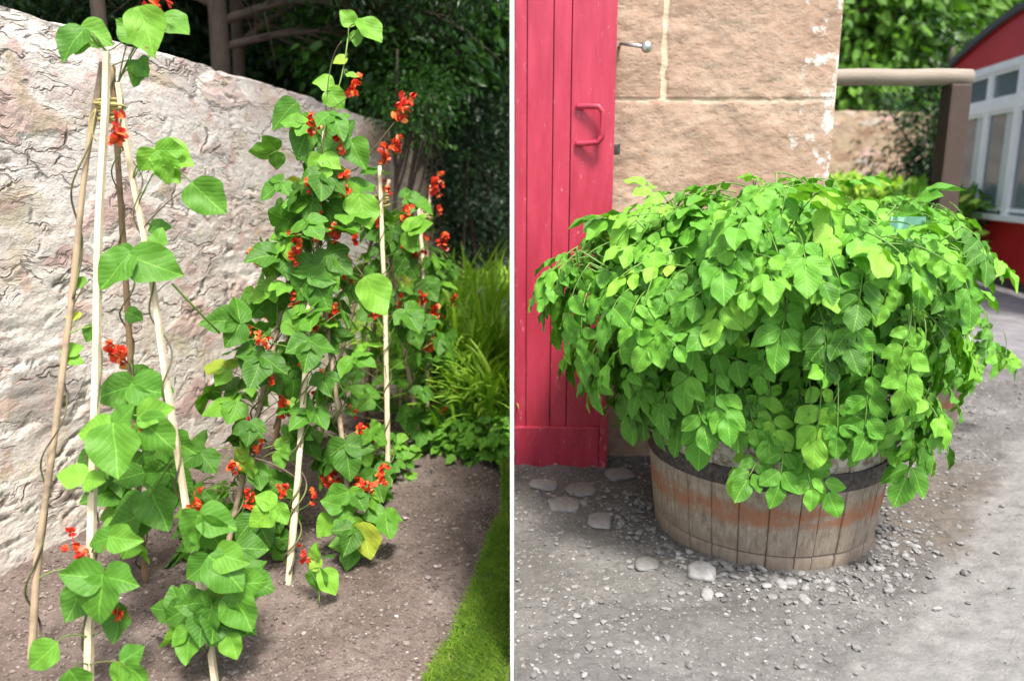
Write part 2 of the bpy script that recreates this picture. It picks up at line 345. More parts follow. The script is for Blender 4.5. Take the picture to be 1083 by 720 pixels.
# ------------------------------------------------------------------ leaf templates
def leaf_template(kind):
    if kind == 'bean':
        t_ = [0, .035, .10, .2, .32, .46, .6, .74, .87, .95, 1]; w = [0, .24, .38, .455, .485, .465, .39, .27, .14, .06, 0]; back = .10
    elif kind == 'potato':
        t_ = [0, .05, .13, .24, .37, .5, .63, .76, .88, .95, 1]; w = [0, .14, .25, .33, .37, .37, .33, .25, .14, .06, 0]; back = .03
    elif kind == 'petal':
        t_ = [0, .2, .5, .8, 1]; w = [.08, .30, .46, .40, .10]; back = 0
    else:
        t_ = [0, .25, .6, 1]; w = [0, .2, .2, 0]; back = 0
    if kind in ('bean', 'potato'):
        td = np.unique(np.concatenate([t_, (np.array(t_[1:])+np.array(t_[:-1]))/2])); wd_ = np.interp(td, t_, w)
        for _ in range(2): wd_[1:-1] = .5*wd_[1:-1]+.25*(wd_[2:]+wd_[:-2])
        wd_[-2] *= .8; t_, w = list(td), list(wd_)
    cols = np.array([-1, -.72, -.36, 0, .36, .72, 1]) if kind in ('bean', 'potato') else np.array([-1, 0, 1])
    nr, nc = len(t_), len(cols); v = []; uv = []
    for a, b in zip(t_, w):
        for x in cols:
            yy = a - back * abs(x)**1.5 * max(0, 1 - a / .25)
            v.append([x * b, yy, 0]); uv.append([x * b + .5, yy])
    v = np.array(v); uv = np.array(uv); q = []
    for i in range(nr - 1):
        for j in range(nc - 1): q.append([i*nc+j, i*nc+j+1, (i+1)*nc+j+1, (i+1)*nc+j])
    return v, uv, np.array(q)
TPL = {k: leaf_template(k) for k in ('bean', 'potato', 'simple', 'petal')}
def nz(a): return a / (np.linalg.norm(a, axis=-1, keepdims=True) + 1e-9)
def leaves(mb, kind, P0, T, N, S, Wd=1.0, curl=.25, fold=.25, rnd=None, ruff=.04):
    """many leaf blades at once: base points P0, tip directions T, face normals N, lengths S"""
    P0 = np.atleast_2d(P0); n = len(P0); T = nz(np.atleast_2d(T)); N = np.atleast_2d(N)
    N = nz(N - (N*T).sum(1, keepdims=True)*T); B = np.cross(T, N); S = np.broadcast_to(S, (n,)).astype(float)
    tv, tu, tq = TPL[kind]; k = len(tv)
    cu = np.asarray(curl) * rng.uniform(.3, 1.7, n) if np.isscalar(curl) else curl
    fo = fold * rng.uniform(.2, 1.6, n); ph = rng.uniform(0, 6.28, n); sd = rng.normal(0, .10, n)
    x = np.repeat((tv[None, :, 0] * np.ones((n, 1)) * np.broadcast_to(Wd, (n,))[:, None])[:, :, None], 1, 2)[:, :, 0]
    y = tv[None, :, 1] * np.ones((n, 1))
    z = fo[:, None]*np.abs(x) - cu[:, None]*y**2 + ruff*np.sin(y*13 + ph[:, None] + np.sign(x)*1.3)*np.abs(x)*1.6
    z = z - .55*fo[:, None]*x**2
    z = z + .035*np.sin(x*9+y*6+ph[:, None]*2)*np.minimum(1, y*3) - .10*rng.random(n)[:, None]*np.sin(y*3.1)
    x = x + sd[:, None]*y**2 + .03*np.sin(y*9+ph[:, None])*np.abs(x)*2
    V = P0[:, None] + S[:, None, None]*(x[..., None]*B[:, None] + y[..., None]*T[:, None] + z[..., None]*N[:, None])
    f = (tq[None] + (np.arange(n)*k)[:, None, None]).reshape(-1, 4)
    rr = rng.beta(2.2, 2.6, n) if rnd is None else np.broadcast_to(rnd, (n,))
    mb.add(V.reshape(-1, 3), f, np.tile(tu, (n, 1)), np.repeat(rr, k))
FWD = np.array([0, cp, -sp]); UPV = np.array([0, sp, cp]); RT = np.array([1., 0, 0])
def scr(a):  # direction in a plane facing the path, angle in degrees: 0 right, 90 down
    return math.cos(R(a))*RT - math.sin(R(a))*UPV

# ------------------------------------------------------------------ world and sun
w = bpy.data.worlds.new('World'); scene.world = w; w.use_nodes = True
bg = w.node_tree.nodes['Background']; sky = w.node_tree.nodes.new('ShaderNodeTexSky'); sky.sky_type = 'NISHITA'; sky.sun_disc = False
SUN_EL, SUN_AZ = 63, 158          # azimuth from +Y clockwise: behind the camera and to the right
sky.sun_elevation = R(SUN_EL); sky.sun_rotation = R(SUN_AZ); sky.air_density = 1.0; sky.dust_density = 4.0; sky.ozone_density = .8
w.node_tree.links.new(sky.outputs[0], bg.inputs[0]); bg.inputs[1].default_value = .12
ld = bpy.data.lights.new('sun', 'SUN'); ld.energy = 2.3; ld.angle = R(10); ld.color = (1, .965, .90)
so = bpy.data.objects.new('sun', ld); COL.objects.link(so)
sd_ = Vector((math.sin(R(SUN_AZ))*math.cos(R(SUN_EL)), math.cos(R(SUN_AZ))*math.cos(R(SUN_EL)), math.sin(R(SUN_EL))))
so.rotation_euler = sd_.to_track_quat('Z', 'Y').to_euler(); so.location = (3, -4, 6)
vs = scene.view_settings; vs.view_transform = 'Standard'; vs.look = 'None'; vs.gamma = 1; vs.exposure = 1.4; vs.use_curve_mapping = False

# ------------------------------------------------------------------ ground
def grid(x0, x1, y0, y1, dx, dy, fz, clip=None):
    nx = int((x1-x0)/dx)+1; ny = int((y1-y0)/dy)+1
    X, Y = np.meshgrid(np.linspace(x0, x1, nx), np.linspace(y0, y1, ny)); Z = fz(X, Y)
    v = np.stack([X, Y, Z], -1).reshape(-1, 3)
    i, j = np.meshgrid(np.arange(ny-1), np.arange(nx-1), indexing='ij'); a = (i*nx+j).ravel()
    q = np.stack([a, a+1, a+nx+1, a+nx], 1)
    if clip is not None:
        c = v[q].mean(1); q = q[clip(c[:, 0], c[:, 1])]
    return v, q
mb = MB(); mb.add([[-300,-300,-.06],[300,-300,-.06],[300,300,-.06],[-300,300,-.06]], [[0,1,2,3]])
t = NT('far_earth', .95); M['earth'] = t.out(t.ramp(t.noise(t.coord(), .5, 6), [(.3, (.05,.07,.02)), (.7, (.14,.12,.08))]))
tag(mb.build('ground', M['earth']), 'dull earth stretching away under the gardens', None, None, 'structure')

# wall line on the left
WA = np.array([-1.57*.96, 2.03]); WD = np.array([.209, 1.0]); WD = WD/np.linalg.norm(WD); WNRM = np.array([WD[1], -WD[0]])
WB = G(0, 613)[:2]
def wallpt(t, h=0., off=0.): p = WB + WD*t + WNRM*off; return np.array([p[0], p[1], h])
# lawn edge (points on the ground), from near to far
LE = np.array([G(425, 800)[:2], G(467, 720)[:2], G(489, 690)[:2], G(503, 655)[:2], G(518, 605)[:2], G(541.4, 552)[:2]])
def lawn_x(y): return np.interp(y, LE[:, 1], LE[:, 0])
def soil_h(X, Y):
    z = .020*(fbm(X*3, Y*3, 3, 3)-.5)*2 + .014*(fbm(X*14, Y*14, 9, 4)-.5)*2 + .010*(fbm(X*55, Y*55, 5, 3)-.5)*2
    e = X - lawn_x(Y); z = z - .035*np.exp(-((e+.03)/.05)**2)*(Y < 3.1)
    return z
mb = MB()
v, q = grid(-3.2, -.004, .6, 8.5, .011, .011, soil_h, lambda x, y: (x < np.where(y < 3.15, lawn_x(y)+.03, 1)) & ((x-WB[0])*WNRM[0]+(y-WB[1])*WNRM[1] > -.06) & ((y < 4.2) | (np.abs(np.round(x/.011)) >= 0)))
mb.add(v, q); soil = tag(mb.build('soil_bed', M['soil']), 'bare brown crumbly soil bed under the bean tepees', None, None, 'structure')
mb = MB(); v, q = grid(-.75, -.006, .3, 3.1, .02, .02, lambda X, Y: .035+.012*fbm(X*9, Y*9, 4), lambda x, y: x > lawn_x(y)-.012)
mb.add(v, q)
# cut turf edge
ys = np.linspace(.5, 3.0, 120); ex = lawn_x(ys)-.012+.008*fbm(ys*20, ys*0, 2)
ev = np.concatenate([np.stack([ex+.012, ys, ys*0+.042], 1), np.stack([ex-.008, ys, ys*0-.05], 1)]); k = np.arange(119)
mb.add(ev, np.stack([k, k+1, k+121, k+120], 1))
tag(mb.build('lawn', M['turf']), 'lawn corner by the white board', None, None, 'structure')
n = 42000; ly = rng.uniform(.9, 3.05, n); lx = lawn_x(ly) - .02 + rng.random(n)*(.02 - lawn_x(ly)); ok = lx < -.012; lx = lx[ok]; ly = ly[ok]; n = len(lx)
mb = MB(); base = np.stack([lx, ly, np.full(n, .035)], 1); an = rng.uniform(0, 6.28, n); ln = rng.uniform(.010, .030, n)*(.6+.9*fbm(lx*16, ly*16, 71, 2))
lean = rng.uniform(.1, .9, n); T_ = np.stack([np.cos(an)*lean, np.sin(an)*lean, np.ones(n)], 1)
near = (lx - lawn_x(ly)) < .02; T_[near, 0] -= .7
T_ = nz(T_); N_ = np.stack([-np.sin(an), np.cos(an), .2*np.ones(n)], 1); B_ = nz(np.cross(T_, N_)); wd = rng.uniform(.0010, .0019, n)
tipp = base + T_*ln[:, None] + np.stack([np.cos(an)*ln*.3, np.sin(an)*ln*.3, 0*an], 1); midp = base + T_*ln[:, None]*.55
V = np.stack([base-B_*wd[:, None], base+B_*wd[:, None], midp+B_*wd[:, None]*.8, midp-B_*wd[:, None]*.8, tipp], 1).reshape(-1, 3); i0 = np.arange(n)*5
rr = np.clip(rng.normal(.5, .2, n)+.5*(fbm(lx*12, ly*12, 8)-.5), 0, 1)
n0 = mb.n; mb.add(V, np.stack([i0, i0+1, i0+2, i0+3], 1), None, np.repeat(rr, 5)); mb.t.append(np.stack([i0+3, i0+2, i0+4], 1)+n0)
tag(mb.build('lawn_grass', M['grass']), 'short bright lawn grass beside the soil bed', 'grass', None, 'stuff')

def yard_h(X, Y):
    return .012*(fbm(X*3, Y*3, 31, 3)-.5)*2 + .008*(fbm(X*18, Y*18, 33, 4)-.5)*2 + .006*(fbm(X*70, Y*70, 35, 2)-.5)*2
mb = MB(); v, q = grid(.005, 3.2, .6, 5.0, .012, .012, yard_h); mb.add(v, q)
tag(mb.build('gravel_yard', M['yard']), 'grey gritty gravel yard around the barrel', None, None, 'structure')
mb = MB(); v, q = grid(.005, 14, 4.95, 16, .1, .1, lambda X, Y: yard_h(X, Y)-.012); mb.add(v, q)
v, q = grid(3.15, 14, .3, 4.95, .1, .1, lambda X, Y: yard_h(X, Y)-.012); mb.add(v, q)
t = NT('track_tarmac', .9); o = t.coord(); M['track'] = t.out(t.ramp(t.noise(o, 6, 6, .7), [(.3, (.12,.115,.12)), (.7, (.24,.23,.235))]), t.bump(t.noise(o, 30, 5), .5, .01))
tag(mb.build('track', M['track']), 'dusty grey track beyond the yard', None, None, 'structure')

import bmesh
def ico(sub):
    bm = bmesh.new(); bmesh.ops.create_icosphere(bm, subdivisions=sub, radius=1); bm.verts.index_update()
    v = np.array([x.co[:] for x in bm.verts]); f = np.array([[x.index for x in q.verts] for q in bm.faces]); bm.free(); return v, f
IC1, IC2 = ico(1), ico(2)
IC3 = ico(3)
def pebbles(mb, X, Y, Z, S, rr=None, flat=.55):
    v, f = IC1; n = len(X); k = len(v)
    dv = v[None]*(1+rng.normal(0, .16, (n, k, 1)))
    dv = dv*np.stack([rng.uniform(.7, 1.3, n), rng.uniform(.6, 1., n), rng.uniform(.4, .8, n)*flat*1.4], 1)[:, None]
    a = rng.uniform(0, 6.28, n); c, s_ = np.cos(a)[:, None], np.sin(a)[:, None]
    x = dv[..., 0]*c-dv[..., 1]*s_; y = dv[..., 0]*s_+dv[..., 1]*c
    V = np.stack([x, y, dv[..., 2]], -1)*S[:, None, None] + np.stack([X, Y, Z], 1)[:, None]
    rv = rng.random(n) if rr is None else rr
    n0 = mb.n; mb.v.append(V.reshape(-1, 3)); mb.t.append((f[None]+(np.arange(n)*k)[:, None, None]).reshape(-1, 3)+n0)
    mb.uv.append(np.zeros((n*k, 2))); mb.r.append(np.repeat(rv, k)); mb.n += n*k
n = 9000; Y = rng.uniform(1.3, 4.6, n); X = rng.uniform(-2.3, 0, n); S = .0022+.0075*rng.random(n)**4
ok = (X < lawn_x(Y)-.005) & ((X-WB[0])*WNRM[0]+(Y-WB[1])*WNRM[1] > .02); X, Y, S = X[ok], Y[ok], S[ok]
mb = MB(); pebbles(mb, X, Y, soil_h(X, Y)+S*.25, S, np.clip(rng.beta(1.6, 2.2, len(X)), 0, 1))
n = 260; Y = rng.uniform(1.3, 4., n); X = rng.uniform(-2.0, 0, n); S = .006+.010*rng.random(n)**2
ok = (X < lawn_x(Y)-.01) & ((X-WB[0])*WNRM[0]+(Y-WB[1])*WNRM[1] > .02); X, Y, S = X[ok], Y[ok], S[ok]
pebbles(mb, X, Y, soil_h(X, Y)+S*.2, S, rng.uniform(.3, 1, len(X)))
n = 45000; Y = 1.3+3.2*rng.random(n)**1.4; X = rng.uniform(-2.3, 0, n); S = .0014+.0050*rng.random(n)**2.5
ok = (X < lawn_x(Y)-.002) & ((X-WB[0])*WNRM[0]+(Y-WB[1])*WNRM[1] > .01) & (rng.random(n) < .35+fbm(X*5, Y*5, 66, 3)*.8); X, Y, S = X[ok], Y[ok], S[ok]
pebbles(mb, X, Y, soil_h(X, Y)+S*.3, S, rng.beta(1.4, 4.5, len(X)), .8)
tag(mb.build('soil_crumbs', M['pebble'], smooth=False), 'small pebbles and crumbs scattered over the soil bed', 'pebbles', None, 'stuff')
n = 19000; Y = rng.uniform(1.4, 4.4, n)**1.0; X = rng.uniform(.01, 2.9, n); S = .0018+.011*rng.random(n)**4
dn = fbm(X*2.2, Y*2.2, 61, 3); e_ = X-.9*Y+.42*.5+.55; ok = (rng.random(n) < np.clip(dn*2.4-.6, .12, 1)) & ((e_ < .1) | (rng.random(n) < .15)); X, Y, S = X[ok], Y[ok], S[ok]
mb = MB(); pebbles(mb, X, Y, yard_h(X, Y)+S*.25, S)
# thicker ring of chippings around the barrel
BC = np.array([.855, 2.43]); n = 900; a = rng.uniform(2.6, 6.9, n); rad = .37+np.abs(rng.normal(0, .11, n)); X = BC[0]+np.cos(a)*rad; Y = BC[1]+np.sin(a)*rad; S = .004+.013*rng.random(n)**3
pebbles(mb, X, Y, yard_h(X, Y)+S*.25, S, np.clip(rng.normal(.6, .25, n), 0, 1))
tag(mb.build('chippings', M['gpebble'], smooth=False), 'loose grey chippings scattered over the yard', 'gravel', None, 'stuff')
def stone(px, py, wpx, hpx, hgt, label, rv):
    p = G(px, py); z = p[1]*cp+H*sp; sx = wpx/F*z/2; sy = sx*hpx/wpx/math.sin(P+math.atan((py-CY)/F))*.9
    v, f = IC3; s0 = random.random()*50
    d = 1+.22*(fbm(v[:, 0]*1.6+s0, v[:, 1]*1.6+v[:, 2]*2.1, 5, 3)-.5)*2
    vv = np.sign(v)*np.abs(v)**.75*d[:, None]
    mb = MB(); a = random.uniform(-.4, .4); ca, sa = math.cos(a), math.sin(a)
    X_ = vv[:, 0]*sx; Y_ = vv[:, 1]*sy
    V = np.stack([p[0]+X_*ca-Y_*sa, p[1]+X_*sa+Y_*ca, vv[:, 2]*hgt + hgt*.25], 1)
    mb.t.append(f); mb.v.append(V); mb.uv.append(np.zeros((len(V), 2))); mb.r.append(np.full(len(V), rv)); mb.n = len(V)
    tag(mb.build('stone', M['gpebble']), label, 'stone', 'loose stones in the yard')
stone(743, 607, 30, 18, .022, 'pale chunky stone touching the front foot of the barrel', .97)
stone(748, 630, 13, 12, .012, 'small pale stone just in front of the chunky pale stone by the barrel', .85)
stone(826, 619, 11, 11, .012, 'small light round stone in front of the middle of the barrel', .9)
stone(836, 617, 14, 10, .012, 'light stone next to the small round one in front of the barrel', .8)
stone(851, 636, 12, 12, .012, 'light stone lying furthest in front of the barrel on the right', .85)
stone(596, 534, 34, 16, .012, 'flat grey slab of stone set in the yard below the red door', .7)
stone(614, 519, 34, 15, .014, 'flat grey stone close under the bottom corner of the red door', .62)
stone(656, 503, 32, 12, .016, 'flat grey stone between red door and barrel', .66)
stone(574, 513, 32, 11, .012, 'flat pale stone nearest the foot of the red door on its left', .72)
stone(634, 551, 26, 18, .010, 'pale flat stone in the yard left of the barrel', .78)
stone(684, 597, 24, 16, .010, 'grey flat stone in the yard front left of the barrel', .6)
stone(617, 532, 10, 6, .010, 'small stone between two flat slabs under the red door', .5)

# ------------------------------------------------------------------ garden wall (left)
def wall_field(U, V, seed=0):
    """0 = deep joint, 1 = face of the render"""
    wx = .07*(fbm(U*6, V*6, seed+51, 3)-.5); wy = .09*(fbm(U*4, V*4, seed+52, 3)-.5)
    u = U+wx; v = V+wy
    bed = fbm(u*6.0, v*34, seed+1, 4)                # thin horizontal layering
    raw = sstep(.46, .62, fbm(U*1.7+3, V*2.4, seed+2, 3))       # where the render has gone
    crack = 1-sstep(0, .028, np.abs(fbm(u*3.4, v*15, seed+3, 5)-.5))
    c2 = (1-sstep(0, .011, np.abs(fbm(u*2.2, v*3.4, seed+4, 5)-.47)))
    vis = sstep(.45, .6, fbm(U*5, V*5, seed+6, 3))
    f = .85 - crack*(.10+.5*raw)*vis - .30*raw*(1-bed)*1.2 - c2*.22*sstep(.42, .58, fbm(U*3, V*3, seed+7, 2))
    f = f + .16*(bed-.5)*(.35+raw) + .12*(fbm(U*30, V*30, seed+8, 3)-.5)
    return np.clip(f, 0, 1)
def rubble_wall(p0, dirv, nrm, L, Hf, thick, step, name, mat, parent, depth=.03, seed=0):
    mb = MB(); nu = int(L/step)+1; nv = int(1.8/step)+1
    U, S_ = np.meshgrid(np.linspace(0, L, nu), np.linspace(0, 1, nv)); Hh = Hf(U[0])[None]*np.ones_like(U); V = S_*Hh - .08*(1-S_)
    f = wall_field(U, V, seed)
    big = .014*(fbm(U*1.3, V*1.3, seed+20, 3)-.5)*2
    top = sstep(.90, 1.0, S_)
    off = depth*(f-.85)+big-.014*top**2
    X = p0[0]+dirv[0]*U+nrm[0]*off; Y = p0[1]+dirv[1]*U+nrm[1]*off
    Z = V - .012*top
    v = np.stack([X, Y, Z], -1).reshape(-1, 3)
    i, j = np.meshgrid(np.arange(nv-1), np.arange(nu-1), indexing='ij'); a = (i*nu+j).ravel(); q = np.stack([a, a+1, a+nu+1, a+nu], 1)
    mb.add(v, q, np.stack([U, V], -1).reshape(-1, 2), f.ravel())
    # top, back and ends
    nt = 10; k = np.linspace(0, 1, nt)[:, None]; tu = U[-1][None]*np.ones((nt, 1))
    h0 = Z[-1][None]; o0 = off[-1][None]; oo = o0+(-thick-o0)*k
    X2 = p0[0]+dirv[0]*tu+nrm[0]*oo; Y2 = p0[1]+dirv[1]*tu+nrm[1]*oo
    Z2 = h0+.03*np.sin(k*math.pi)+.04*(fbm(tu*9, oo*14, seed+33, 3)-.5)*np.sin(k*math.pi)
    i, j = np.meshgrid(np.arange(nt-1), np.arange(nu-1), indexing='ij'); a = (i*nu+j).ravel(); q2 = np.stack([a, a+1, a+nu+1, a+nu], 1)
    mb.add(np.stack([X2, Y2, Z2], -1).reshape(-1, 3), q2, np.stack([tu, 2+oo*np.ones_like(tu)], -1).reshape(-1, 2), np.full(nt*nu, .8))
    bx = np.stack([X2[-1], Y2[-1], Z2[-1]], -1); bb = bx.copy(); bb[:, 2] = -.1; kk = np.arange(nu-1)
    mb.add(np.concatenate([bx, bb]), np.stack([kk, kk+1, kk+1+nu, kk+nu], 1), np.concatenate([np.stack([U[0], bx[:, 2]], 1), np.stack([U[0], bb[:, 2]], 1)]), np.full(2*nu, .7))
    for col in (0, -1):
        fr = np.stack([X[:, col], Y[:, col], Z[:, col]], 1); bk = fr - np.array([nrm[0], nrm[1], 0])*thick
        m = len(fr); kk = np.arange(m-1); mb.add(np.concatenate([fr, bk]), np.stack([kk, kk+1, kk+1+m, kk+m], 1), np.concatenate([np.stack([np.zeros(m), V[:, 0]], 1), np.stack([np.full(m, thick), V[:, 0]], 1)]), np.full(2*m, .7))
    return mb.build(name, mat, parent)
T0 = -1.0; L_ = 5.6
def gh(u):
    return 1.545 + .125*np.clip(1-(u-.6)/3.6, 0, 1.2) + .016*(fbm(u*5, u*0, 77, 3)-.5)*2 + .012*(vnoise(u*26, u*0, 78)-.5) - .02*sstep(3.0, 5.5, u)
w0 = WB+WD*T0
gw = rubble_wall(w0, WD, WNRM, L_, gh, .38, .0085, 'garden_wall', M['gwall'], None, .017, 0)
tag(gw, 'tall pale limewashed rubble garden wall running back behind the bean tepees', 'wall')

# ------------------------------------------------------------------ white board standing in for the dividing line between the two views
mb = MB(); box(mb, (-.004, 1.55, 0.0), (.004, 2.88, 1.52), .001)
tag(mb.build('divider_board', M['board'], smooth=False), 'thin white upright board standing in for the dividing line between the bean bed and the yard', 'divider')

# ------------------------------------------------------------------ canes and tepees
def cane_mesh(mb, a, b, r0, r1, square=False, wob=.006):
    n = 26; t_ = np.linspace(0, 1, n)[:, None]; p = a+(b-a)*t_
    s0 = random.random()*40; tt = t_[:, 0]
    p = p+wob*np.stack([vnoise(tt*5+s0, tt*0, 1)-.5, vnoise(tt*5+s0, tt*0, 2)-.5, 0*tt], 1)*2
    rad = r0+(r1-r0)*tt
    if not square: rad = rad*(1+.22*np.maximum(0, np.sin(tt*26+s0))**14+.05*rng.normal(size=n))
    tube(mb, p, rad, 4 if square else 8, square=square); return p
def splice(a, b, over): return a+(b-a)*(1+over)
TEPEES = []
def tepee(name_lab, knot, canes, group='cane tepees in the bean bed'):
    base = np.mean([c['foot'] for c in canes], axis=0); base[2] = 0
    t = empty('cane_tepee', base, name_lab, 'tepee', group); out = []
    for c in canes:
        mb = MB(); foot = c['foot'].copy(); foot[2] = -.04
        tip = c['tip']; p = cane_mesh(mb, foot, tip, c.get('r', .0085), c.get('r1', c.get('r', .0085)*.8), c.get('sq', False))
        o = mb.build('cane', M[c.get('m', 'cane')], t, smooth=not c.get('sq', False))
        if c.get('lab'): o['label'] = c['lab']
        out.append(p)
    if knot is not None:
        mb = MB(); n = 150; tt = np.linspace(0, 1, n); ctr = knot
        rad = .022+.008*np.sin(tt*37)+.003*rng.normal(size=n).cumsum()/9
        pts = np.stack([ctr[0]+rad*np.cos(tt*70), ctr[1]+rad*.8*np.sin(tt*70), ctr[2]+.018*np.sin(tt*17)+.010*np.sin(tt*7)], 1); tube(mb, pts, .0034, 5)
        tube(mb, bez(ctr+[-.02, -.02, 0], ctr+[-.05, -.03, -.03], ctr+[-.022, -.03, -.075], 10), .0017, 5)
        tube(mb, bez(ctr+[-.02, -.02, 0], ctr+[-.03, -.03, -.05], ctr+[-.03, -.03, -.06], 10), .0017, 5)
        mb.build('twine_tie', M['twine'], t)
    TEPEES.append(out); return out
def cn(fx, fy, tx, ty, tz, **k):
    d = dict(foot=G(fx, fy), tip=W(tx, ty, tz)); d.update(k); return d
K1 = W(115, 116, 1.80)
t1 = tepee('nearest cane tepee at the left edge, tied with green twine at the top', K1, [
    cn(26, 700, 107, 66, 1.82, r=.0088, lab='grey weathered cane leaning out to the left'),
    cn(92, 745, 112, 56, 1.77, r=.0108, sq=True, m='cane_pale', lab='bright pale squared stick at the front'),
    cn(153, 612, 118, 70, 1.87, r=.0092, m='cane_brown', lab='brown cane at the back'),
    cn(229, 722, 124, 88, 1.80, r=.0092, m='cane_pale', sq=True, lab='pale stick leaning out to the right')])
K2 = W(333, 190, 2.52)
t2 = tepee('second cane tepee, with straight pale front cane and dense beans on its left', K2, [
    cn(232, 602, 343, 132, 2.56, r=.0095, m='cane'),
    cn(305, 618, 345, 120, 2.48, r=.0105, m='cane_pale'),
    cn(286, 488, 330, 150, 2.66, r=.0100, m='cane_brown'),
    cn(379, 590, 322, 165, 2.52, r=.0088, m='cane')])
K3 = W(404, 212, 3.0)
t3 = tepee('third cane tepee, with upright pale cane right of the second tepee', K3, [
    cn(410, 524, 403, 176, 2.98, r=.0105, m='cane_pale'),
    cn(331, 478, 412, 190, 3.05, r=.0095, m='cane'),
    cn(448, 478, 398, 196, 3.02, r=.0095, m='cane'),
    cn(384, 452, 409, 196, 3.1, r=.0095, m='cane_brown')])
K4 = W(449, 232, 3.55)
t4 = tepee('furthest cane tepee, lowest and nearest the sword-leaved clumps', K4, [
    cn(455, 463, 444, 217, 3.5, r=.010, m='cane_pale'),
    cn(420, 440, 456, 196, 3.6, r=.0085, m='cane_pale'),
    cn(474, 447, 446, 222, 3.6, r=.0095, m='cane')])

# ------------------------------------------------------------------ bean plants
class Bean:
    def __init__(s, cane, label, ti):
        s.cane = cane; s.root = empty('runner_bean_plant', (cane[2][0], cane[2][1], 0), label, 'bean plant', 'runner bean plants climbing the canes')
        s.st = MB(); s.fo = MB(); s.fl = []; s.vi = MB(); s.hasv = False
    def vine(s, t0=0.03, t1=1.0, turns=9, rad=.016, tipoff=None):
        n = 130; tt = np.linspace(t0, t1, n); idx = tt*(len(s.cane)-1); k = np.clip(idx.astype(int), 0, len(s.cane)-2); f = (idx-k)[:, None]
        p = s.cane[k]*(1-f)+s.cane[k+1]*f; ph = random.random()*6.28; rr = rad*(1+.5*np.sin(tt*23+ph))
        p = p+np.stack([rr*np.cos(tt*turns*6.28+ph), rr*np.sin(tt*turns*6.28+ph), 0*tt], 1)
        if tipoff is not None: p = np.concatenate([p, bez(p[-1], p[-1]+np.array(tipoff)*[.2, .2, .8], p[-1]+np.array(tipoff), 12)[1:]])
        tube(s.vi, p, np.linspace(.0032, .0016, len(p)), 5); s.hasv = True
    def near(s, p):
        d = np.linalg.norm(s.cane-p, axis=1); return d.min(), s.cane[d.argmin()]
    def leaf(s, joint, T, N, size, from_=None, three=True, rnd=None, curl=.22, spread=1.0):
        joint = np.array(joint, float)
        if from_ is None:
            q = joint + np.array([0, 0, -.04]); from_ = s.near(q)[1]
        if np.linalg.norm(joint-from_) > .005:
            midp = (joint+np.array(from_))/2+np.array([0, 0, .02]) + rng.normal(0, .008, 3)
            tube(s.st, bez(from_, midp, joint, 7), np.linspace(.0019, .0013, 7), 5)
        T = nz(np.array(T, float)); N = np.array(N, float); N = nz(N-(N@T)*T); B = np.cross(T, N)
        r0 = rng.beta(2, 2.4) if rnd is None else rnd
        st = joint+T*size*.22 if three else joint
        if three: tube(s.st, [joint, st], .0013, 4)
        a = rng.normal(0, .12)
        leaves(s.fo, 'bean', st, T+B*a, N+rng.normal(0, .12, 3), size*rng.uniform(.95, 1.1), rng.uniform(.9, 1.1), curl, .3, np.clip(r0+rng.normal(0, .05), 0, 1))
        if three:
            for sg in (-1, 1):
                an = spread*rng.uniform(1.05, 1.5); T2 = math.cos(an)*T+math.sin(an)*sg*B+np.array([0, 0, -.2])*rng.random()
                N2 = N + sg*B*rng.uniform(-.1, .35)+rng.normal(0, .12, 3)
                leaves(s.fo, 'bean', joint+sg*B*.004, T2, N2, size*rng.uniform(.8, 1.0), rng.uniform(.9, 1.1), curl, .3, np.clip(r0+rng.normal(0, .07), 0, 1))
    def flower(s, p, up=None, n=8, size=1.0, stalk=True, src=None):
        p = np.array(p); d, q = s.near(p+np.array([0, 0, -.06])); mb = MB()
        if src is not None: q = src
        axis = nz(up if up is not None else (p-q)*.4+np.array([0, 0, .09]))
        if stalk: tube(s.st, bez(q, (p+q)/2+np.array([0, 0, -.01]), p-axis*.02*size, 8), .0015, 5)
        for k in range(n):
            h = (k/(n-1)-.5)*.045*size; o = rng.normal(0, .010*size, 3); b0 = p+axis*h+o*.5
            dr = nz(o+np.array([0, -.006, .002]))
            m_ = 5; dirs = nz(dr[None]*.6+rng.normal(0, .6, (m_, 3))+axis*.2)
            leaves(mb, 'petal', (b0+dr*.003*size)+rng.normal(0, .0015, (m_, 3)), dirs, rng.normal(0, 1, (m_, 3)), size*rng.uniform(.009, .017, m_), rng.uniform(1.1, 1.6, m_), -.25, .3, rng.random(m_), .08)
        tube(mb, [p-axis*.03*size, p+axis*.025*size], .0013, 4, r=0)
        mb.build('flower_cluster', M['petal'], s.root)
    def fill(s, t0, t1, n, rmin=.03, rmax=.15, size=(.055, .09), bias=(0, -.35), side=None):
        for i in range(n):
            tt = t0+(t1-t0)*(i+rng.random())/n; c = s.cane[int(tt*(len(s.cane)-1))]
            a = rng.uniform(0, 6.28); o = np.array([math.cos(a), math.sin(a), 0])+np.array([bias[0], bias[1], 0]); o = nz(o)*rng.uniform(rmin, rmax)
            j = c+o+np.array([0, 0, rng.uniform(0, .06)]); on = nz(o)
            if np.dot(j[:2]-WB, WNRM) < .05: continue
            N = on*.55+np.array([.1, -.35, .75])+rng.normal(0, .28, 3)
            T = on*.75+np.array([0, 0, -.75])+rng.normal(0, .35, 3)
            if rng.random() < .25: T[2] = abs(T[2])*.2
            s.leaf(j, T, N, rng.uniform(*size), from_=c+np.array([0, 0, -.03]), rnd=np.clip(rng.beta(2, 2.8), 0, .96))
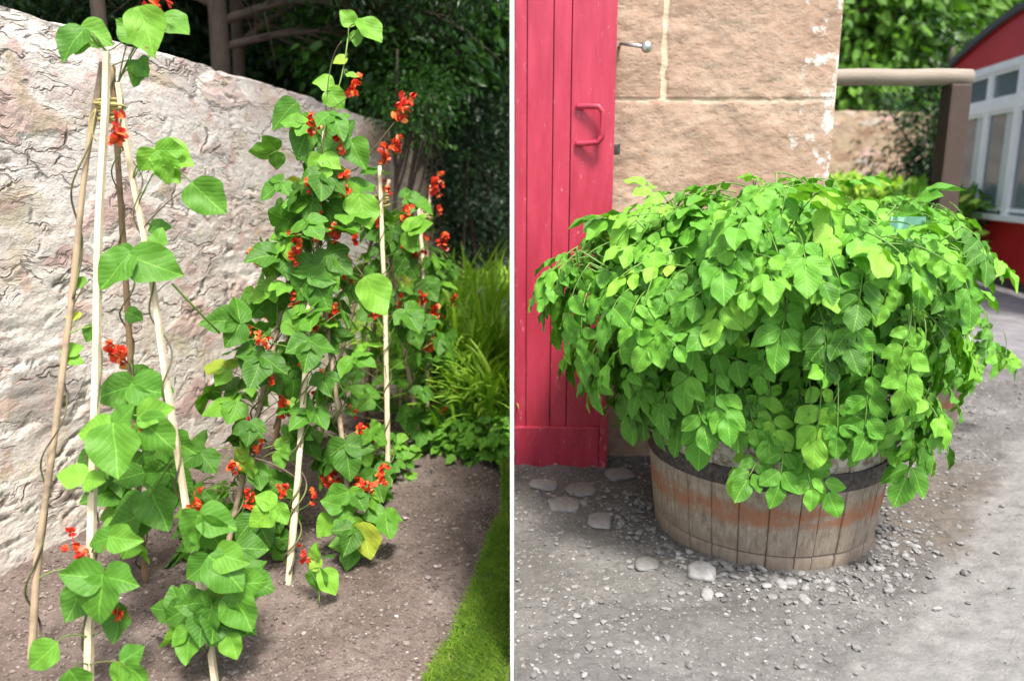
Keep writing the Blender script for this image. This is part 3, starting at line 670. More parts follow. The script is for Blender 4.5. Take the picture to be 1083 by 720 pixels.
    def scatter_flowers(s, t0, t1, n, depth=.12):
        for i in range(n):
            c = s.cane[int((t0+(t1-t0)*rng.random())*(len(s.cane)-1))]; s.flower(c+np.array([rng.uniform(-.13, .13), -rng.uniform(.3, 1.)*depth, rng.uniform(0, .08)]), n=int(rng.integers(4, 9)), size=rng.uniform(.7, 1.05))
    def tendrils(s, n):
        for i in range(n):
            c = s.cane[int(rng.uniform(.3, 1)*(len(s.cane)-1))]; o = np.array([rng.uniform(-1, 1), rng.uniform(-1, .4), rng.uniform(0, .8)])*.16
            tube(s.st, bez(c, c+o*.6+[0, 0, .05], c+o, 9), np.linspace(.0018, .0008, 9), 4)
    def done(s):
        if s.hasv: s.vi.build('vine', M['vine'], s.root)
        if s.st.n: s.st.build('stalks', M['stem'], s.root)
        if s.fo.n: s.fo.build('foliage', M['bean'], s.root)
LAB = [['bean plant with few leaves on the grey cane at the far left', 'bean plant with large bright leaves on the pale squared stick of the nearest tepee', 'bean plant twining up the brown back cane of the nearest tepee', 'bean plant bushy at the foot of the pale right-hand stick of the nearest tepee'],
       ['dense dark bean plant on the left leg of the second tepee', 'scarlet-flowered bean plant on the pale front cane of the second tepee', 'bean plant behind the front cane of the second tepee, against the wall', 'bean plant with a yellowing leaf at the foot of the second tepee right leg'],
       ['bean plant on the upright pale cane of the third tepee', 'bean plant on the left back leg of the third tepee', 'bean plant on the right leg of the third tepee', 'bean plant on the brown back cane of the third tepee'],
       ['bean plant on the near cane of the furthest tepee', 'bean plant with a red flower above the furthest tepee', 'bean plant on the right leg of the furthest tepee']]
BP = [[Bean(c, LAB[i][k], i) for k, c in enumerate(tp)] for i, tp in enumerate(TEPEES)]
def hl(b, x, y, z, ang, spx, three=True, rnd=None, tilt=.35, side=0., curl=.2, src=None):
    """leaf whose joint stands at that sight line and depth; ang in the plane facing the path"""
    N = -FWD+np.array([side, 0, tilt])+rng.normal(0, .12, 3)
    T = scr(ang)+FWD*rng.normal(-.15, .15)
    b.leaf(W(x, y, z), T, N, .76*spx/F*z, three=three, rnd=rnd, curl=curl, from_=src)
a, b_, c_, d_ = BP[0]
# nearest tepee, top
a.vine(.05, .5, 5); a.vine(.62, 1.0, 4)
c_.vine(.02, 1.0, 8, .015); d_.vine(.02, .98, 7, .014); b_.vine(.1, .55, 4, .014)
hl(b_, 88, 33, 1.74, 118, 52, False, .30, .1); hl(b_, 90, 33, 1.76, 95, 40, False, .8); hl(b_, 88, 30, 1.76, 20, 42, False, .75)
hl(d_, 148, 12, 1.72, 55, 68, False, .85, .2); hl(d_, 150, 42, 1.76, 215, 40, False, .7); hl(d_, 172, 18, 1.80, 30, 46, False, .6, .9)
hl(d_, 150, 30, 1.78, 150, 32, False, .8)
hl(c_, 148, 68, 1.78, 120, 34, False, .42, .1); hl(c_, 147, 64, 1.78, 55, 36, False, .48, .1)
b_.flower(W(164, 12, 1.75), size=1.2); c_.flower(W(128, 143, 1.74), n=10, size=1.2, stalk=True)
hl(d_, 166, 158, 1.76, 15, 52, False, .85, .6); hl(d_, 165, 160, 1.74, 60, 42, True, .85, .3); hl(d_, 206, 196, 1.74, 42, 56, False, .6, .1)
hl(d_, 172, 170, 1.73, 75, 36, False, .8)
tube(d_.st, [W(146, 188, 1.80), W(166, 160, 1.76), W(206, 196, 1.75)], .0014, 4)
hl(c_, 141, 272, 1.75, 190, 38, False, .5); hl(c_, 138, 270, 1.74, 118, 60, False, .55); hl(c_, 141, 271, 1.74, 28, 62, False, .6); hl(c_, 165, 262, 1.78, 290, 30, False, .6)
hl(c_, 135, 330, 1.88, 20, 26, False, .35); hl(d_, 160, 240, 1.84, 5, 28, False, .5)
tube(d_.st, bez(W(182, 300, 1.8), W(205, 325, 1.85), W(232, 352, 2.0), 8), .003, 5)
hl(a, 70, 372, 1.85, 340, 22, False, .9); hl(a, 72, 378, 1.85, 30, 22, False, .7); hl(a, 90, 300, 1.85, 200, 18, False, .8); hl(a, 98, 345, 1.85, 110, 24, False, .2); hl(a, 84, 335, 1.85, 190, 20, False, .9)
c_.flower(W(122, 372, 1.84), n=6); c_.flower(W(132, 378, 1.84), n=6)
# mid cluster
hl(c_, 140, 408, 1.82, 150, 56, False, .28); hl(c_, 142, 407, 1.80, 20, 58, False, .45); hl(c_, 138, 412, 1.80, 75, 50, False, .4)
hl(b_, 118, 455, 1.70, 178, 44, False, .72); hl(b_, 120, 452, 1.68, 85, 66, False, .68); hl(b_, 148, 440, 1.69, 345, 46, False, .62); hl(b_, 150, 445, 1.68, 40, 62, False, .6); hl(b_, 122, 450, 1.70, 320, 40, False, .6)
hl(c_, 150, 500, 1.85, 170, 40, False, .3); hl(c_, 152, 480, 1.9, 60, 48, True, .25)
hl(b_, 90, 504, 1.70, 178, 40, False, .78); hl(b_, 92, 506, 1.69, 10, 34, False, .88)
hl(c_, 148, 545, 1.86, 165, 56, False, .35); hl(c_, 160, 520, 1.84, 60, 56, False, .45); hl(c_, 150, 530, 1.9, 90, 48, True, .3)
tube(c_.st, bez(W(182, 486, 1.8), W(165, 515, 1.82), W(147, 540, 1.85), 8), .0022, 5)
hl(b_, 118, 568, 1.66, 165, 40, False, .55); hl(b_, 118, 567, 1.66, 15, 42, False, .62); 
hl(b_, 106, 610, 1.64, 195, 52, False, .45); hl(b_, 108, 612, 1.63, 88, 66, False, .55); hl(b_, 112, 610, 1.66, 350, 52, False, .42)
hl(b_, 85, 625, 1.68, 120, 46, False, .35); hl(b_, 125, 640, 1.70, 80, 46, False, .3)
hl(b_, 58, 682, 1.60, 140, 44, False, .62); hl(b_, 75, 710, 1.58, 60, 46, False, .5); hl(b_, 128, 700, 1.62, 30, 40, True, .6)
hl(a, 75, 600, 1.85, 30, 40, False, .3)
for f_ in ((78, 573), (88, 588), (128, 650), (152, 455)): b_.flower(W(f_[0], f_[1], 1.70), n=5, size=.9)
# right stick: big bright trefoils
hl(d_, 212, 546, 1.68, 120, 58, False, .5); hl(d_, 213, 545, 1.68, 20, 52, False, .55); hl(d_, 214, 548, 1.67, 65, 60, False, .6)
hl(d_, 222, 590, 1.68, 140, 50, False, .45); hl(d_, 224, 590, 1.67, 50, 58, False, .6); hl(d_, 230, 585, 1.68, 10, 46, False, .65)
hl(d_, 240, 620, 1.70, 60, 56, True, .6); hl(d_, 225, 640, 1.70, 110, 44, True, .4); hl(d_, 255, 610, 1.8, 20, 40, True, .35)
hl(d_, 205, 640, 1.78, 150, 40, True, .3); hl(d_, 190, 645, 1.85, 170, 36, True, .3); hl(d_, 240, 665, 1.72, 70, 36, True, .7); hl(d_, 200, 665, 1.74, 80, 36, True, .6)
hl(d_, 180, 500, 1.85, 100, 44, True, .35); hl(d_, 175, 460, 1.85, 120, 50, True, .4); hl(d_, 250, 580, 1.85, 60, 44, True, .35)
for f_ in ((211, 563), (206, 528), (228, 619), (240, 640)): d_.flower(W(f_[0], f_[1], 1.72), n=5, size=.9)
c_.fill(.10, .42, 9, .02, .09, (.08, .10)); d_.fill(.08, .22, 4, .02, .08, (.06, .08))

# second tepee
a, b_, c_, d_ = BP[1]
for x in (a, b_, c_, d_): x.vine(.02, .98, 10, .016); x.vine(.05, .9, 8, .02)
b_.vine(.9, 1., 1, .01, (.06, 0, .22))
a.fill(.05, .66, 48, .03, .17, (.055, .094), (-.25, -.3)); a.fill(.66, .97, 8, .03, .10, (.052, .09))
b_.fill(.22, .70, 9, .04, .15, (.052, .09), (.2, .2)); b_.fill(.68, 1.0, 13, .03, .13, (.06, .098))
c_.fill(.15, .98, 20, .03, .15, (.052, .09)); d_.fill(.12, .95, 38, .03, .15, (.055, .094), (.15, -.2))
# leading shoot and big leaves
TS = W(369, 44, 2.5); hl(b_, 374, 26, 2.5, 215, 26, False, .7, src=TS); hl(b_, 384, 22, 2.5, 60, 40, False, .8, .6, src=TS); hl(b_, 378, 34, 2.5, 95, 20, False, .6, src=TS); hl(b_, 366, 62, 2.5, 150, 20, False, .9, src=W(367, 60, 2.5)); hl(b_, 368, 78, 2.5, 20, 18, False, .9, src=W(364, 80, 2.5))
tube(b_.st, bez(W(345, 125, 2.48), W(362, 95, 2.5), W(368, 40, 2.5), 8), .0022, 5)
hl(b_, 352, 90, 2.48, 200, 26, False, .85); hl(b_, 348, 96, 2.46, 60, 30, False, .8); hl(a, 312, 110, 2.5, 140, 42, False, .35); hl(a, 330, 130, 2.46, 120, 44, True, .35)
hl(b_, 380, 208, 2.40, 80, 46, False, .8); hl(b_, 378, 206, 2.42, 190, 40, False, .75); hl(b_, 352, 200, 2.4, 175, 46, False, .8, .7); hl(b_, 330, 212, 2.38, 160, 36, True, .6)
hl(b_, 372, 150, 2.45, 75, 44, False, .6); hl(b_, 368, 148, 2.44, 170, 48, False, .45)
hl(b_, 332, 280, 2.36, 185, 40, False, .55, .6); hl(b_, 334, 282, 2.36, 120, 42, False, .6); hl(b_, 336, 280, 2.36, 40, 44, False, .6); hl(d_, 388, 296, 2.4, 55, 52, False, .85)
tube(d_.st, bez(W(352, 262, 2.4), W(375, 275, 2.4), W(388, 298, 2.4), 6), .002, 4)
for x, y in ((332, 132), (375, 92), (365, 195), (313, 318), (270, 270), (325, 386), (321, 362), (300, 430), (272, 500), (360, 150), (338, 245), (332, 350)): b_.flower(W(x, y, 2.38), n=9)
hf = BP[1][1]; hf.flower(W(427, 112, 2.5), up=np.array([.1, 0, .3]), n=13, size=1.3, src=W(378, 178, 2.5))
tube(hf.st, bez(W(378, 178, 2.5), W(360, 190, 2.5), hf.near(W(335, 190, 2.5))[1], 6), .0018, 5)
for x, y in ((234, 300), (238, 312), (272, 472), (278, 365)): a.flower(W(x, y, 2.3), n=6, size=.9) if x > 260 else None
# foot of the right leg: yellowing leaf and pale shoots
hl(d_, 372, 545, 2.28, 160, 30, False, .6); hl(d_, 374, 548, 2.28, 70, 34, False, .85); hl(d_, 385, 555, 2.25, 85, 46, False, 1.0); hl(d_, 362, 535, 2.28, 200, 30, False, .5); hl(d_, 350, 548, 2.3, 150, 30, False, .9)
hl(d_, 368, 520, 2.3, 90, 34, True, .7); d_.fill(.03, .14, 4, .02, .07, (.07, .09))
for x, y in ((350, 508), (378, 518), (404, 503), (382, 460)): d_.flower(W(x, y, 2.4), n=11, size=1.1)
# third and fourth tepees
for k, x in enumerate(BP[2]): x.vine(.02, .97, 9, .016); x.fill(.06, .97, (18, 17, 20, 20)[k], .03, .15, (.055, .094), (.1, -.1))
for x in BP[3]: x.vine(.02, .95, 8, .016); x.fill(.05, .80, 26, .03, .15, (.052, .09))
for x, y in ((420, 155), (407, 163), (430, 225), (433, 257), (440, 276), (365, 300), (355, 330), (395, 455), (345, 400)): BP[2][0].flower(W(x, y, 2.9), n=10, size=1.15)
for x, y in ((468, 255), (447, 315), (455, 365), (435, 345), (462, 330)): BP[3][0].flower(W(x, y, 3.35), n=9, size=1.2)
BP[3][1].flower(W(463, 198, 3.6), up=np.array([.1, 0, .3]), n=11, size=1.4)
for x, k in zip(BP[1], (7, 5, 3, 7)): x.scatter_flowers(.12, .95, k); x.tendrils(7)
for x in BP[2]: x.scatter_flowers(.15, .95, 4); x.tendrils(5)
for x in BP[3]: x.scatter_flowers(.1, .9, 4)
for row in BP:
    for x in row: x.done()
# young seedling standing alone on the soil
sd = empty('runner_bean_seedling', G(338, 640), 'small bean seedling alone on bare soil in front of the second tepee', 'seedling')
class _S(Bean):
    def __init__(s, root, p): s.root = root; s.cane = np.array([p, p+[0, 0, .03], p+[0, 0, .06]]); s.st = MB(); s.fo = MB(); s.vi = MB(); s.hasv = False
s_ = _S(sd, np.array(sd.location)); z_ = 2.08
hl(s_, 338, 600, z_, 215, 22, False, .9); hl(s_, 338, 602, z_, 95, 34, False, .6); hl(s_, 342, 604, z_, 62, 36, False, .97); hl(s_, 333, 590, z_, 290, 22, False, .7)
tube(s_.st, bez(sd.location, np.array(sd.location)+[0, 0, .05], W(338, 602, z_), 6), .002, 5); s_.flower(W(323, 587, z_), n=6, size=.8); s_.done()

# ------------------------------------------------------------------ planting beyond the tepees
def sword_clump(x, y, n, h, spread, label, rn=(.3, .9), dirx=0.):
    root = empty('sword_leaf_clump', (x, y, 0), label, 'plant', 'sword-leaved clumps beyond the beans'); mb = MB()
    for i in range(n):
        a = rng.uniform(0, 6.28); o = np.array([x+rng.normal(0, spread*.3), y+rng.normal(0, spread*.3), 0]); hh = h*rng.uniform(.6, 1.1)
        out = np.array([math.cos(a)+dirx, math.sin(a)-.25, 0])*spread*rng.uniform(.4, 1.3)
        m = 9; t_ = np.linspace(0, 1, m); cen = o+out*(t_[:, None]**1.7)+np.array([0, 0, 1])*(hh*(1.25*t_-.55*rng.uniform(.4, 1.4)*t_**2.6))[:, None]
        sd2 = nz(np.cross(nz(out), [0, 0, 1])); ww = rng.uniform(.006, .012)*np.sin(np.clip(t_*.93+.07, 0, 1)*math.pi)**.6
        V = np.concatenate([cen-sd2*ww[:, None], cen+sd2*ww[:, None]+np.array([0, 0, .004])]); k = np.arange(m-1)
        mb.add(V, np.stack([k, k+m, k+m+1, k+1], 1), None, rng.uniform(*rn))
    mb.build('blades', M['crocosmia'], root); return root
sw = [((470, 430), 110, .55, 'arching pale green sword-leaved clump just right of the furthest tepee'),
      ((505, 400), 150, .62, 'tall pale sword-leaved clump behind the rock'),
      ((530, 425), 130, .55, 'upright sword-leaved clump beside the white board edge'),
      ((486, 380), 150, .66, 'yellow-green arching clump at the foot of the dark hedge'),
      ((523, 370), 150, .60, 'sword-leaved clump furthest back beside the white board edge'),
      ((450, 385), 130, .62, 'sword-leaved clump behind the furthest tepee against the wall'),
      ((425, 400), 90, .5, 'low sword-leaved clump behind the third tepee against the wall')]
sw += [((512, 452), 90, .36, 'low strappy clump nearest the bed corner, in front of the other sword-leaved clumps'), ((535, 462), 70, .40, 'strappy clump touching the white board edge at the bed corner'),
       ((484, 440), 90, .42, 'strappy clump between the furthest tepee and the bed corner')]
for (px, py), n, h, lab in sw:
    n = int(n*1.3); h *= 1.12; p = G(px, py); p[0] = min(p[0], -.10); sword_clump(p[0], p[1], n, h, .26, lab)
def low_herb(px, py, rad, h, n, label, ls=(.03, .055), mat='bean', rn=None):
    p = G(px, py); root = empty('leafy_herb', p, label, 'plant', 'low leafy plants edging the bed'); mb = MB(); st = MB()
    a = rng.uniform(0, 6.28, n); rr = rad*np.sqrt(rng.random(n)); z = h*rng.random(n)**.7*np.sqrt(np.clip(1-(rr/rad)**2*.7, .1, 1))
    P0 = np.stack([np.minimum(p[0]+rr*np.cos(a), -.03), p[1]+rr*np.sin(a), z], 1)
    N = np.stack([np.cos(a)*.5, np.sin(a)*.5-.35, .9+0*a], 1)+rng.normal(0, .3, (n, 3)); T = np.stack([np.cos(a), np.sin(a)-.3, -.2+0*a], 1)+rng.normal(0, .4, (n, 3))
    leaves(mb, 'bean', P0, T, N, rng.uniform(ls[0], ls[1], n), rng.uniform(.7, 1, n), .2, .25, rn if rn is None else rng.uniform(rn[0], rn[1], n))
    for i in range(0, n, 5): tube(st, bez([p[0], p[1], 0], [P0[i][0], P0[i][1], P0[i][2]*.4], P0[i], 4), .0015, 4)
    mb.build('foliage', M[mat], root); st.build('stalks', M['stem'], root)
for px, py, r_, h_, n_, lab in [(478, 470, .16, .17, 150, 'low leafy plant at the foot of the furthest tepee'), (505, 478, .17, .22, 170, 'low leafy plant in front of the sword-leaved clumps'),
     (528, 482, .16, .25, 160, 'low leafy plant at the bed corner beside the white board'), (495, 455, .18, .28, 200, 'leafy plant below the rock'), (525, 455, .18, .32, 200, 'taller leafy plant behind the bed corner'),
     (395, 500, .16, .25, 120, 'leafy plant in the gap between second and third tepees'), (255, 560, .18, .25, 110, 'leafy growth at the foot of the second tepee left leg')]:
    low_herb(px, py, r_, h_*.72, n_, lab, rn=(.45, .93))
p = PY(512, 352, 4.9); v, f = IC3; d = 1+.15*(fbm(v[:, 0]*2+9, v[:, 1]*2+v[:, 2], 5, 3)-.5)*2; mb = MB()
V = v*d[:, None]*[.20, .16, .13]+p; V[:, 2] = np.maximum(V[:, 2]-.05, -.02)
# the rock stands on the ground: a tall boulder
V = v*d[:, None]*[.20, .18, .27]+np.array([p[0], p[1], .20]); mb.t.append(f); mb.v.append(V); mb.uv.append(np.zeros((len(V), 2))); mb.r.append(np.full(len(V), .85)); mb.n = len(V)
tag(mb.build('rock', M['gpebble']), 'pale rounded rock half hidden among the sword-leaved clumps', 'rock')

# ------------------------------------------------------------------ trees behind the garden wall
def blob_tree(name, base, height, crown_c, crown_r, nclump, per, lsize, mat, label, group=None, cat='tree', limbs=9, trunk_r=.14, clump_r=.22, shell=.55, trunkmat='bark', rn=None, kind='simple'):
    root = empty(name, base, label, cat, group); base = np.array(base, float); crown_c = np.array(crown_c, float); crown_r = np.array(crown_r, float)
    mb = MB(); n = 14; t_ = np.linspace(0, 1, n); top = np.array([crown_c[0], crown_c[1], base[2]+height])
    pts = base+(top-base)*t_[:, None]+np.stack([.05*np.sin(t_*5), .05*np.cos(t_*4), 0*t_], 1)*(t_*(1-t_)*4)[:, None]
    tube(mb, pts, trunk_r*(1-.75*t_)+.35*trunk_r*np.exp(-t_*18), 12)
    d = nz(rng.normal(size=(nclump, 3))); rr = shell+(1-shell)*rng.random(nclump)**.6
    C = crown_c+d*rr[:, None]*crown_r*(1+.18*rng.normal(size=(nclump, 1))); C[:, 2] = np.maximum(C[:, 2], .15)
    for i in range(limbs):
        tgt = C[rng.integers(nclump)]; s0 = pts[rng.integers(4, n-1)]; tube(mb, bez(s0, (s0+tgt)/2+[0, 0, -.1], tgt, 8), np.linspace(trunk_r*.3, .008, 8), 6)
    mb.build('trunk', M[trunkmat], root)
    k = rng.integers(0, nclump, nclump*per); off = rng.normal(size=(len(k), 3))*clump_r*[1, 1, .6]; P0 = C[k]+off
    out = nz(P0-crown_c); N = out*.6+np.array([0, -.2, .8])+rng.normal(0, .45, (len(k), 3)); T = out+np.array([0, 0, -.5])+rng.normal(0, .5, (len(k), 3))
    tone = rng.normal(.45, .18, nclump)[k]+rng.normal(0, .12, len(k))
    if rn: tone = rng.uniform(rn[0], rn[1], nclump)[k]
    mc = MB(); leaves(mc, kind, P0, T, N, lsize*rng.uniform(.6, 1.3, len(k)), 1.0, .15, .3, np.clip(tone, 0, .93)); mc.build('crown', M[mat], root)
    return root
# big shading conifers with bare lower boughs
def conifer(base, top, r, label, boughs):
    root = empty('conifer_tree', base, label, 'tree', 'conifers behind the garden wall'); mb = MB()
    n = 16; t_ = np.linspace(0, 1, n)[:, None]; p = np.array(base)+(np.array(top)-np.array(base))*t_; tube(mb, p, r*(1-.5*t_[:, 0]), 12)
    mc = MB(); PP = []; 
    for (z, az, ln, dz) in boughs:
        s0 = np.array([np.interp(z, p[:, 2], p[:, 0]), np.interp(z, p[:, 2], p[:, 1]), z]); dr = np.array([math.sin(R(az)), math.cos(R(az)), 0])
        e = s0+dr*ln+[0, 0, dz]; c = bez(s0, (s0+e)/2+[0, 0, .18*ln+rng.normal(0, .05)], e, 12); tube(mb, c, np.linspace(.03, .008, 12), 6)
        for j in range(2, 12):
            for q_ in range(3):
                d2 = nz(dr+rng.normal(0, .7, 3)); l2 = rng.uniform(.2, .5); e2 = c[j]+d2*l2; cc = bez(c[j], (c[j]+e2)/2+rng.normal(0, .03, 3), e2, 5); tube(mb, cc, np.linspace(.007, .002, 5), 4)
                if j > 4 or z > 3: PP.append(e2)
    mb.build('trunk', M['bark'], root)
    if PP:
        PP = np.array(PP); k = rng.integers(0, len(PP), len(PP)*70); P0 = PP[k]+rng.normal(0, .13, (len(k), 3))*[1, 1, .5]
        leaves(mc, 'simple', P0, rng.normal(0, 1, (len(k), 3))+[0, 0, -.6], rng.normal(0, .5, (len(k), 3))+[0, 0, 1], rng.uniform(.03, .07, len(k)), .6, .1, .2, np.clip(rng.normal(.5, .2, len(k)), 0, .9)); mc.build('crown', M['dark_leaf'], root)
bt = PY(228, 40, 5.0)
def bough_set(n, zlo, zhi): return [(rng.uniform(zlo, zhi), rng.uniform(0, 360), rng.uniform(.9, 2.0), rng.uniform(-.2, .3)) for _ in range(n)]
conifer((bt[0], 5.0, 0), (bt[0]+.05, 5.05, 6), .070, 'brown-trunked conifer behind the wall right of the nearest tepee', bough_set(26, 2.7, 5.6)+[(2.1, 70, 1.5, .1), (2.35, 110, 1.6, .0), (1.95, 60, 1.2, .15), (2.2, 280, 1.2, .1), (2.45, 90, 1.9, .1)])
bt = PY(102, 10, 3.6); conifer((bt[0], 3.6, 0), (bt[0]+.02, 3.6, 5), .038, 'slim pale-trunked tree behind the wall over the nearest tepee', bough_set(14, 2.5, 4.8))
bt = PY(247, 50, 5.9); conifer((bt[0], 5.9, 0), (bt[0]+.1, 5.9, 6), .055, 'second trunk standing just behind the brown-trunked conifer', bough_set(20, 2.4, 5.6)+[(2.1, 120, 1.4, .2), (2.3, 60, 1.8, .1)])
blob_tree('laurel_bush', (-.72, 5.9, 0), 1.9, (-.92, 5.85, 2.12), (.62, .45, .50), 90, 42, .10, 'laurel', 'glossy laurel bush hanging over the far end of the wall', None, 'bush', 10, .05, .13, .4)
blob_tree('laurel_bush', (-.15, 6.9, 0), 2.2, (-.34, 6.4, 2.60), (.60, .5, .60), 90, 40, .12, 'laurel', 'large-leaved bush above the dark hedge beside the white board edge', None, 'bush', 5, .03, .15, .4)
blob_tree('cotoneaster_bush', (-.95, 5.0, 0), 1.5, (-.66, 5.1, 1.66), (.26, .3, .30), 40, 60, .035, 'laurel', 'small-leaved twiggy bush drooping over the wall end', None, 'bush', 12, .03, .09, .2)
blob_tree('yew_tree', (-.35, 6.6, 0), 1.3, (-.36, 6.3, .98), (.50, .36, 1.0), 150, 110, .035, 'yew', 'dark yew standing past the end of the garden wall', None, 'tree', 6, .05, .12, .45, rn=(.2, .95))
# deep wood behind: one shaded mass
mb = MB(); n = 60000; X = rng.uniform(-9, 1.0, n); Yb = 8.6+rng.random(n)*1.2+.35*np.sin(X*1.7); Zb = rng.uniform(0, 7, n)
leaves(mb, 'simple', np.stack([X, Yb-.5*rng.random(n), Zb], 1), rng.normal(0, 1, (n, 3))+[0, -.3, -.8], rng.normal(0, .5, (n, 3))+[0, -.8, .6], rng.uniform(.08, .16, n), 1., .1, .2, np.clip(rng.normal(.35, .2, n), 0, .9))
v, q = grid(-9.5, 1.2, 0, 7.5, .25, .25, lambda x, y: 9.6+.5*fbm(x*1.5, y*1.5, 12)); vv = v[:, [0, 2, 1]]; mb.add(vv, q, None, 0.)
n = 30000; X = rng.uniform(-7, .9, n); Yb = rng.uniform(4.3, 9.2, n); Zb = 4.6+.7*fbm(X, Yb, 3)+rng.random(n)*.8  # unseen leaf canopy added overhead to shade the wood
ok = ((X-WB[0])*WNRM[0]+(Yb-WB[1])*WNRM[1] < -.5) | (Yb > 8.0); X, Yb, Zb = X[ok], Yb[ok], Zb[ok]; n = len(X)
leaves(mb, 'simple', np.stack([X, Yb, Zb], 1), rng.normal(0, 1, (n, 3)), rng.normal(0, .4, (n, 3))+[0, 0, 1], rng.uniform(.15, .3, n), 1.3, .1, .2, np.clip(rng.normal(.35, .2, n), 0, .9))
tag(mb.build('dark_woodland', M['dark_leaf']), 'dense dark evergreen woodland in deep shade under an added canopy behind the garden wall', 'woodland', None, 'stuff')

# ------------------------------------------------------------------ outbuilding with red door
DY = 2.95; WYf = 3.06
b0 = empty('stone_outbuilding', (.62, WYf, 0), 'sandstone outbuilding with a red plank door and flaking white paint on its corner', 'building')
X0, X1 = .012, PY(888, 60, WYf)[0]; HT = 2.05
jz = PY(760, 106, WYf)[2]; jx = PY(704, 50, WYf)[0]; j2 = PY(760, 330, WYf)[2]
def bfield(U, V):
    wj = .006*(fbm(U*20, V*20, 91, 3)-.5)*2
    d = np.minimum(np.abs(V-jz+wj)/.0055, np.abs(V-j2+wj)/.009)
    d = np.minimum(d, np.where(V > jz, np.abs(U-jx+wj*1.5)/.013, 9)); d = np.minimum(d, np.where((V < jz) & (V > j2), np.abs(U-.35+wj)/.012, 9)); d = np.minimum(d, np.where(V < j2, np.abs(U-.75+wj)/.012, 9))
    return 1-sstep(.6, 1.4, d)
mb = MB(); U, V = np.meshgrid(np.linspace(X0, X1, 150), np.linspace(-.05, HT, 300)); jf = bfield(U, V)
off = .007*(fbm(U*14, V*20, 92, 4)-.5)*2+.012*(fbm(U*3, V*3, 93, 3)-.5)*2 - .006*jf
edge = sstep(X1-.025, X1, U); off = off*(1-edge)
Yv = WYf-off+edge*.006; v = np.stack([U-edge*.0, Yv, V], -1).reshape(-1, 3)
i, j = np.meshgrid(np.arange(299), np.arange(149), indexing='ij'); a = (i*150+j).ravel(); uvv = np.stack([(U-X0)/(X1-X0), V], -1).reshape(-1, 2)
# keep the horizontal scale real: u runs 0..1 over 1.2 m
mb.add(v, np.stack([a, a+1, a+151, a+150], 1), uvv, jf.ravel())
def sidewall(x, y0, y1, flip):
    Yg, Zg = np.meshgrid(np.linspace(y0, y1, 120), np.linspace(-.05, HT, 110)); o_ = .012*(fbm(Yg*8, Zg*10, 95, 4)-.5)*2*sstep(0, .05, Yg-y0)
    jj = 1-sstep(.5, 1.2, np.minimum(np.abs((Zg/.42) % 1-.5)*.42/.012, 9)); v = np.stack([x+o_*flip, Yg, Zg], -1).reshape(-1, 3)
    i, j = np.meshgrid(np.arange(109), np.arange(119), indexing='ij'); a = (i*120+j).ravel(); mb.add(v, np.stack([a, a+1, a+121, a+120], 1), np.stack([Yg*.15, Zg], -1).reshape(-1, 2), jj.ravel()*.8)
sidewall(X1, WYf+.006, 3.95, 1); sidewall(X0, WYf, 3.95, -1)
mb.add([[X0, 3.95, -.05], [X1, 3.95, -.05], [X1, 3.95, HT], [X0, 3.95, HT]], [[0, 1, 2, 3]], None, 0.)
mb.build('wall', M['sandstone'], b0)
mb = MB(); mb.add([[X0-.08, WYf-.06, HT], [X1+.12, WYf-.06, HT], [X1+.12, 4.05, HT], [X0-.08, 4.05, HT], [X0-.08, WYf-.06, HT+.06], [X1+.12, WYf-.06, HT+.06], [X1+.12, 4.05, HT+.45], [X0-.08, 4.05, HT+.45]],
    [[0,1,2,3],[4,7,6,5],[0,4,5,1],[1,5,6,2],[2,6,7,3],[3,7,4,0]]); mb.build('roof', M['slate'], b0, smooth=False)
# plank door swung back flat against the wall
DX1 = PY(641, 480, DY)[0]; dz0 = PY(600, 493, DY)[2]; rz = PY(600, 450, DY)[2]; DT = 2.2
dmb = MB(); seams = [.010] + [PY(x, 200, DY)[0] for x in (557, 584, 602.5)] + [DX1]
for k in range(4):
    box(dmb, (seams[k]+.0015, DY, dz0), (seams[k+1]-.0015, DY+.032, DT), .003, r=.25*random.random())
door = dmb.build('door', M['redpaint'], b0, smooth=False); door['label'] = 'faded red plank door with chipped paint'
mb = MB(); box(mb, (.011, DY-.022, dz0+.002), (DX1-.034, DY-.0005, rz), .003, r=.3); mb.build('bottom_rail', M['redpaint'], door, smooth=False)
mb = MB(); box(mb, (DX1-.032, DY-.022, dz0+.001), (DX1+.002, DY-.0005, PY(632, 345, DY)[2]), .003, r=.6); mb.build('edge_stile', M['redpaint'], door, smooth=False)
mb = MB(); hx0, hx1 = PY(612, 130, DY)[0], PY(636, 130, DY)[0]; hz1, hz0 = PY(620, 113, DY)[2], PY(620, 152, DY)[2]
pts = [[hx0-.01, DY-.006, hz1], [hx0+.03, DY-.022, hz1], [hx1-.015, DY-.036, hz1-.003], [hx1, DY-.04, hz1-.022], [hx1, DY-.04, hz0+.022], [hx1-.015, DY-.036, hz0+.003], [hx0+.03, DY-.022, hz0], [hx0-.01, DY-.006, hz0]]
pp = np.array(pts); t_ = np.linspace(0, 7, 36); pc = np.stack([np.interp(t_, range(8), pp[:, k]) for k in range(3)], 1); tube(mb, pc, .0105, 10)
mb.build('handle', M['redpaint'], door)
mb = MB(); a0 = PY(655, 49, WYf); b1 = PY(684, 50, WYf-.14); tube(mb, [a0+[0, .03, 0], a0+[0, -.06, 0], b1+[-.01, 0, 0]], .007, 8); v, f = IC2
mb.add(v*[.021, .019, .023]+b1, f); hk = mb.build('hook', M['zinc'], b0)
mb = MB(); lp = PY(651, 158, DY+.02); box(mb, lp-[.012, .012, .02], lp+[.016, .02, .02], .003); mb.build('latch_plate', M['iron'], b0)

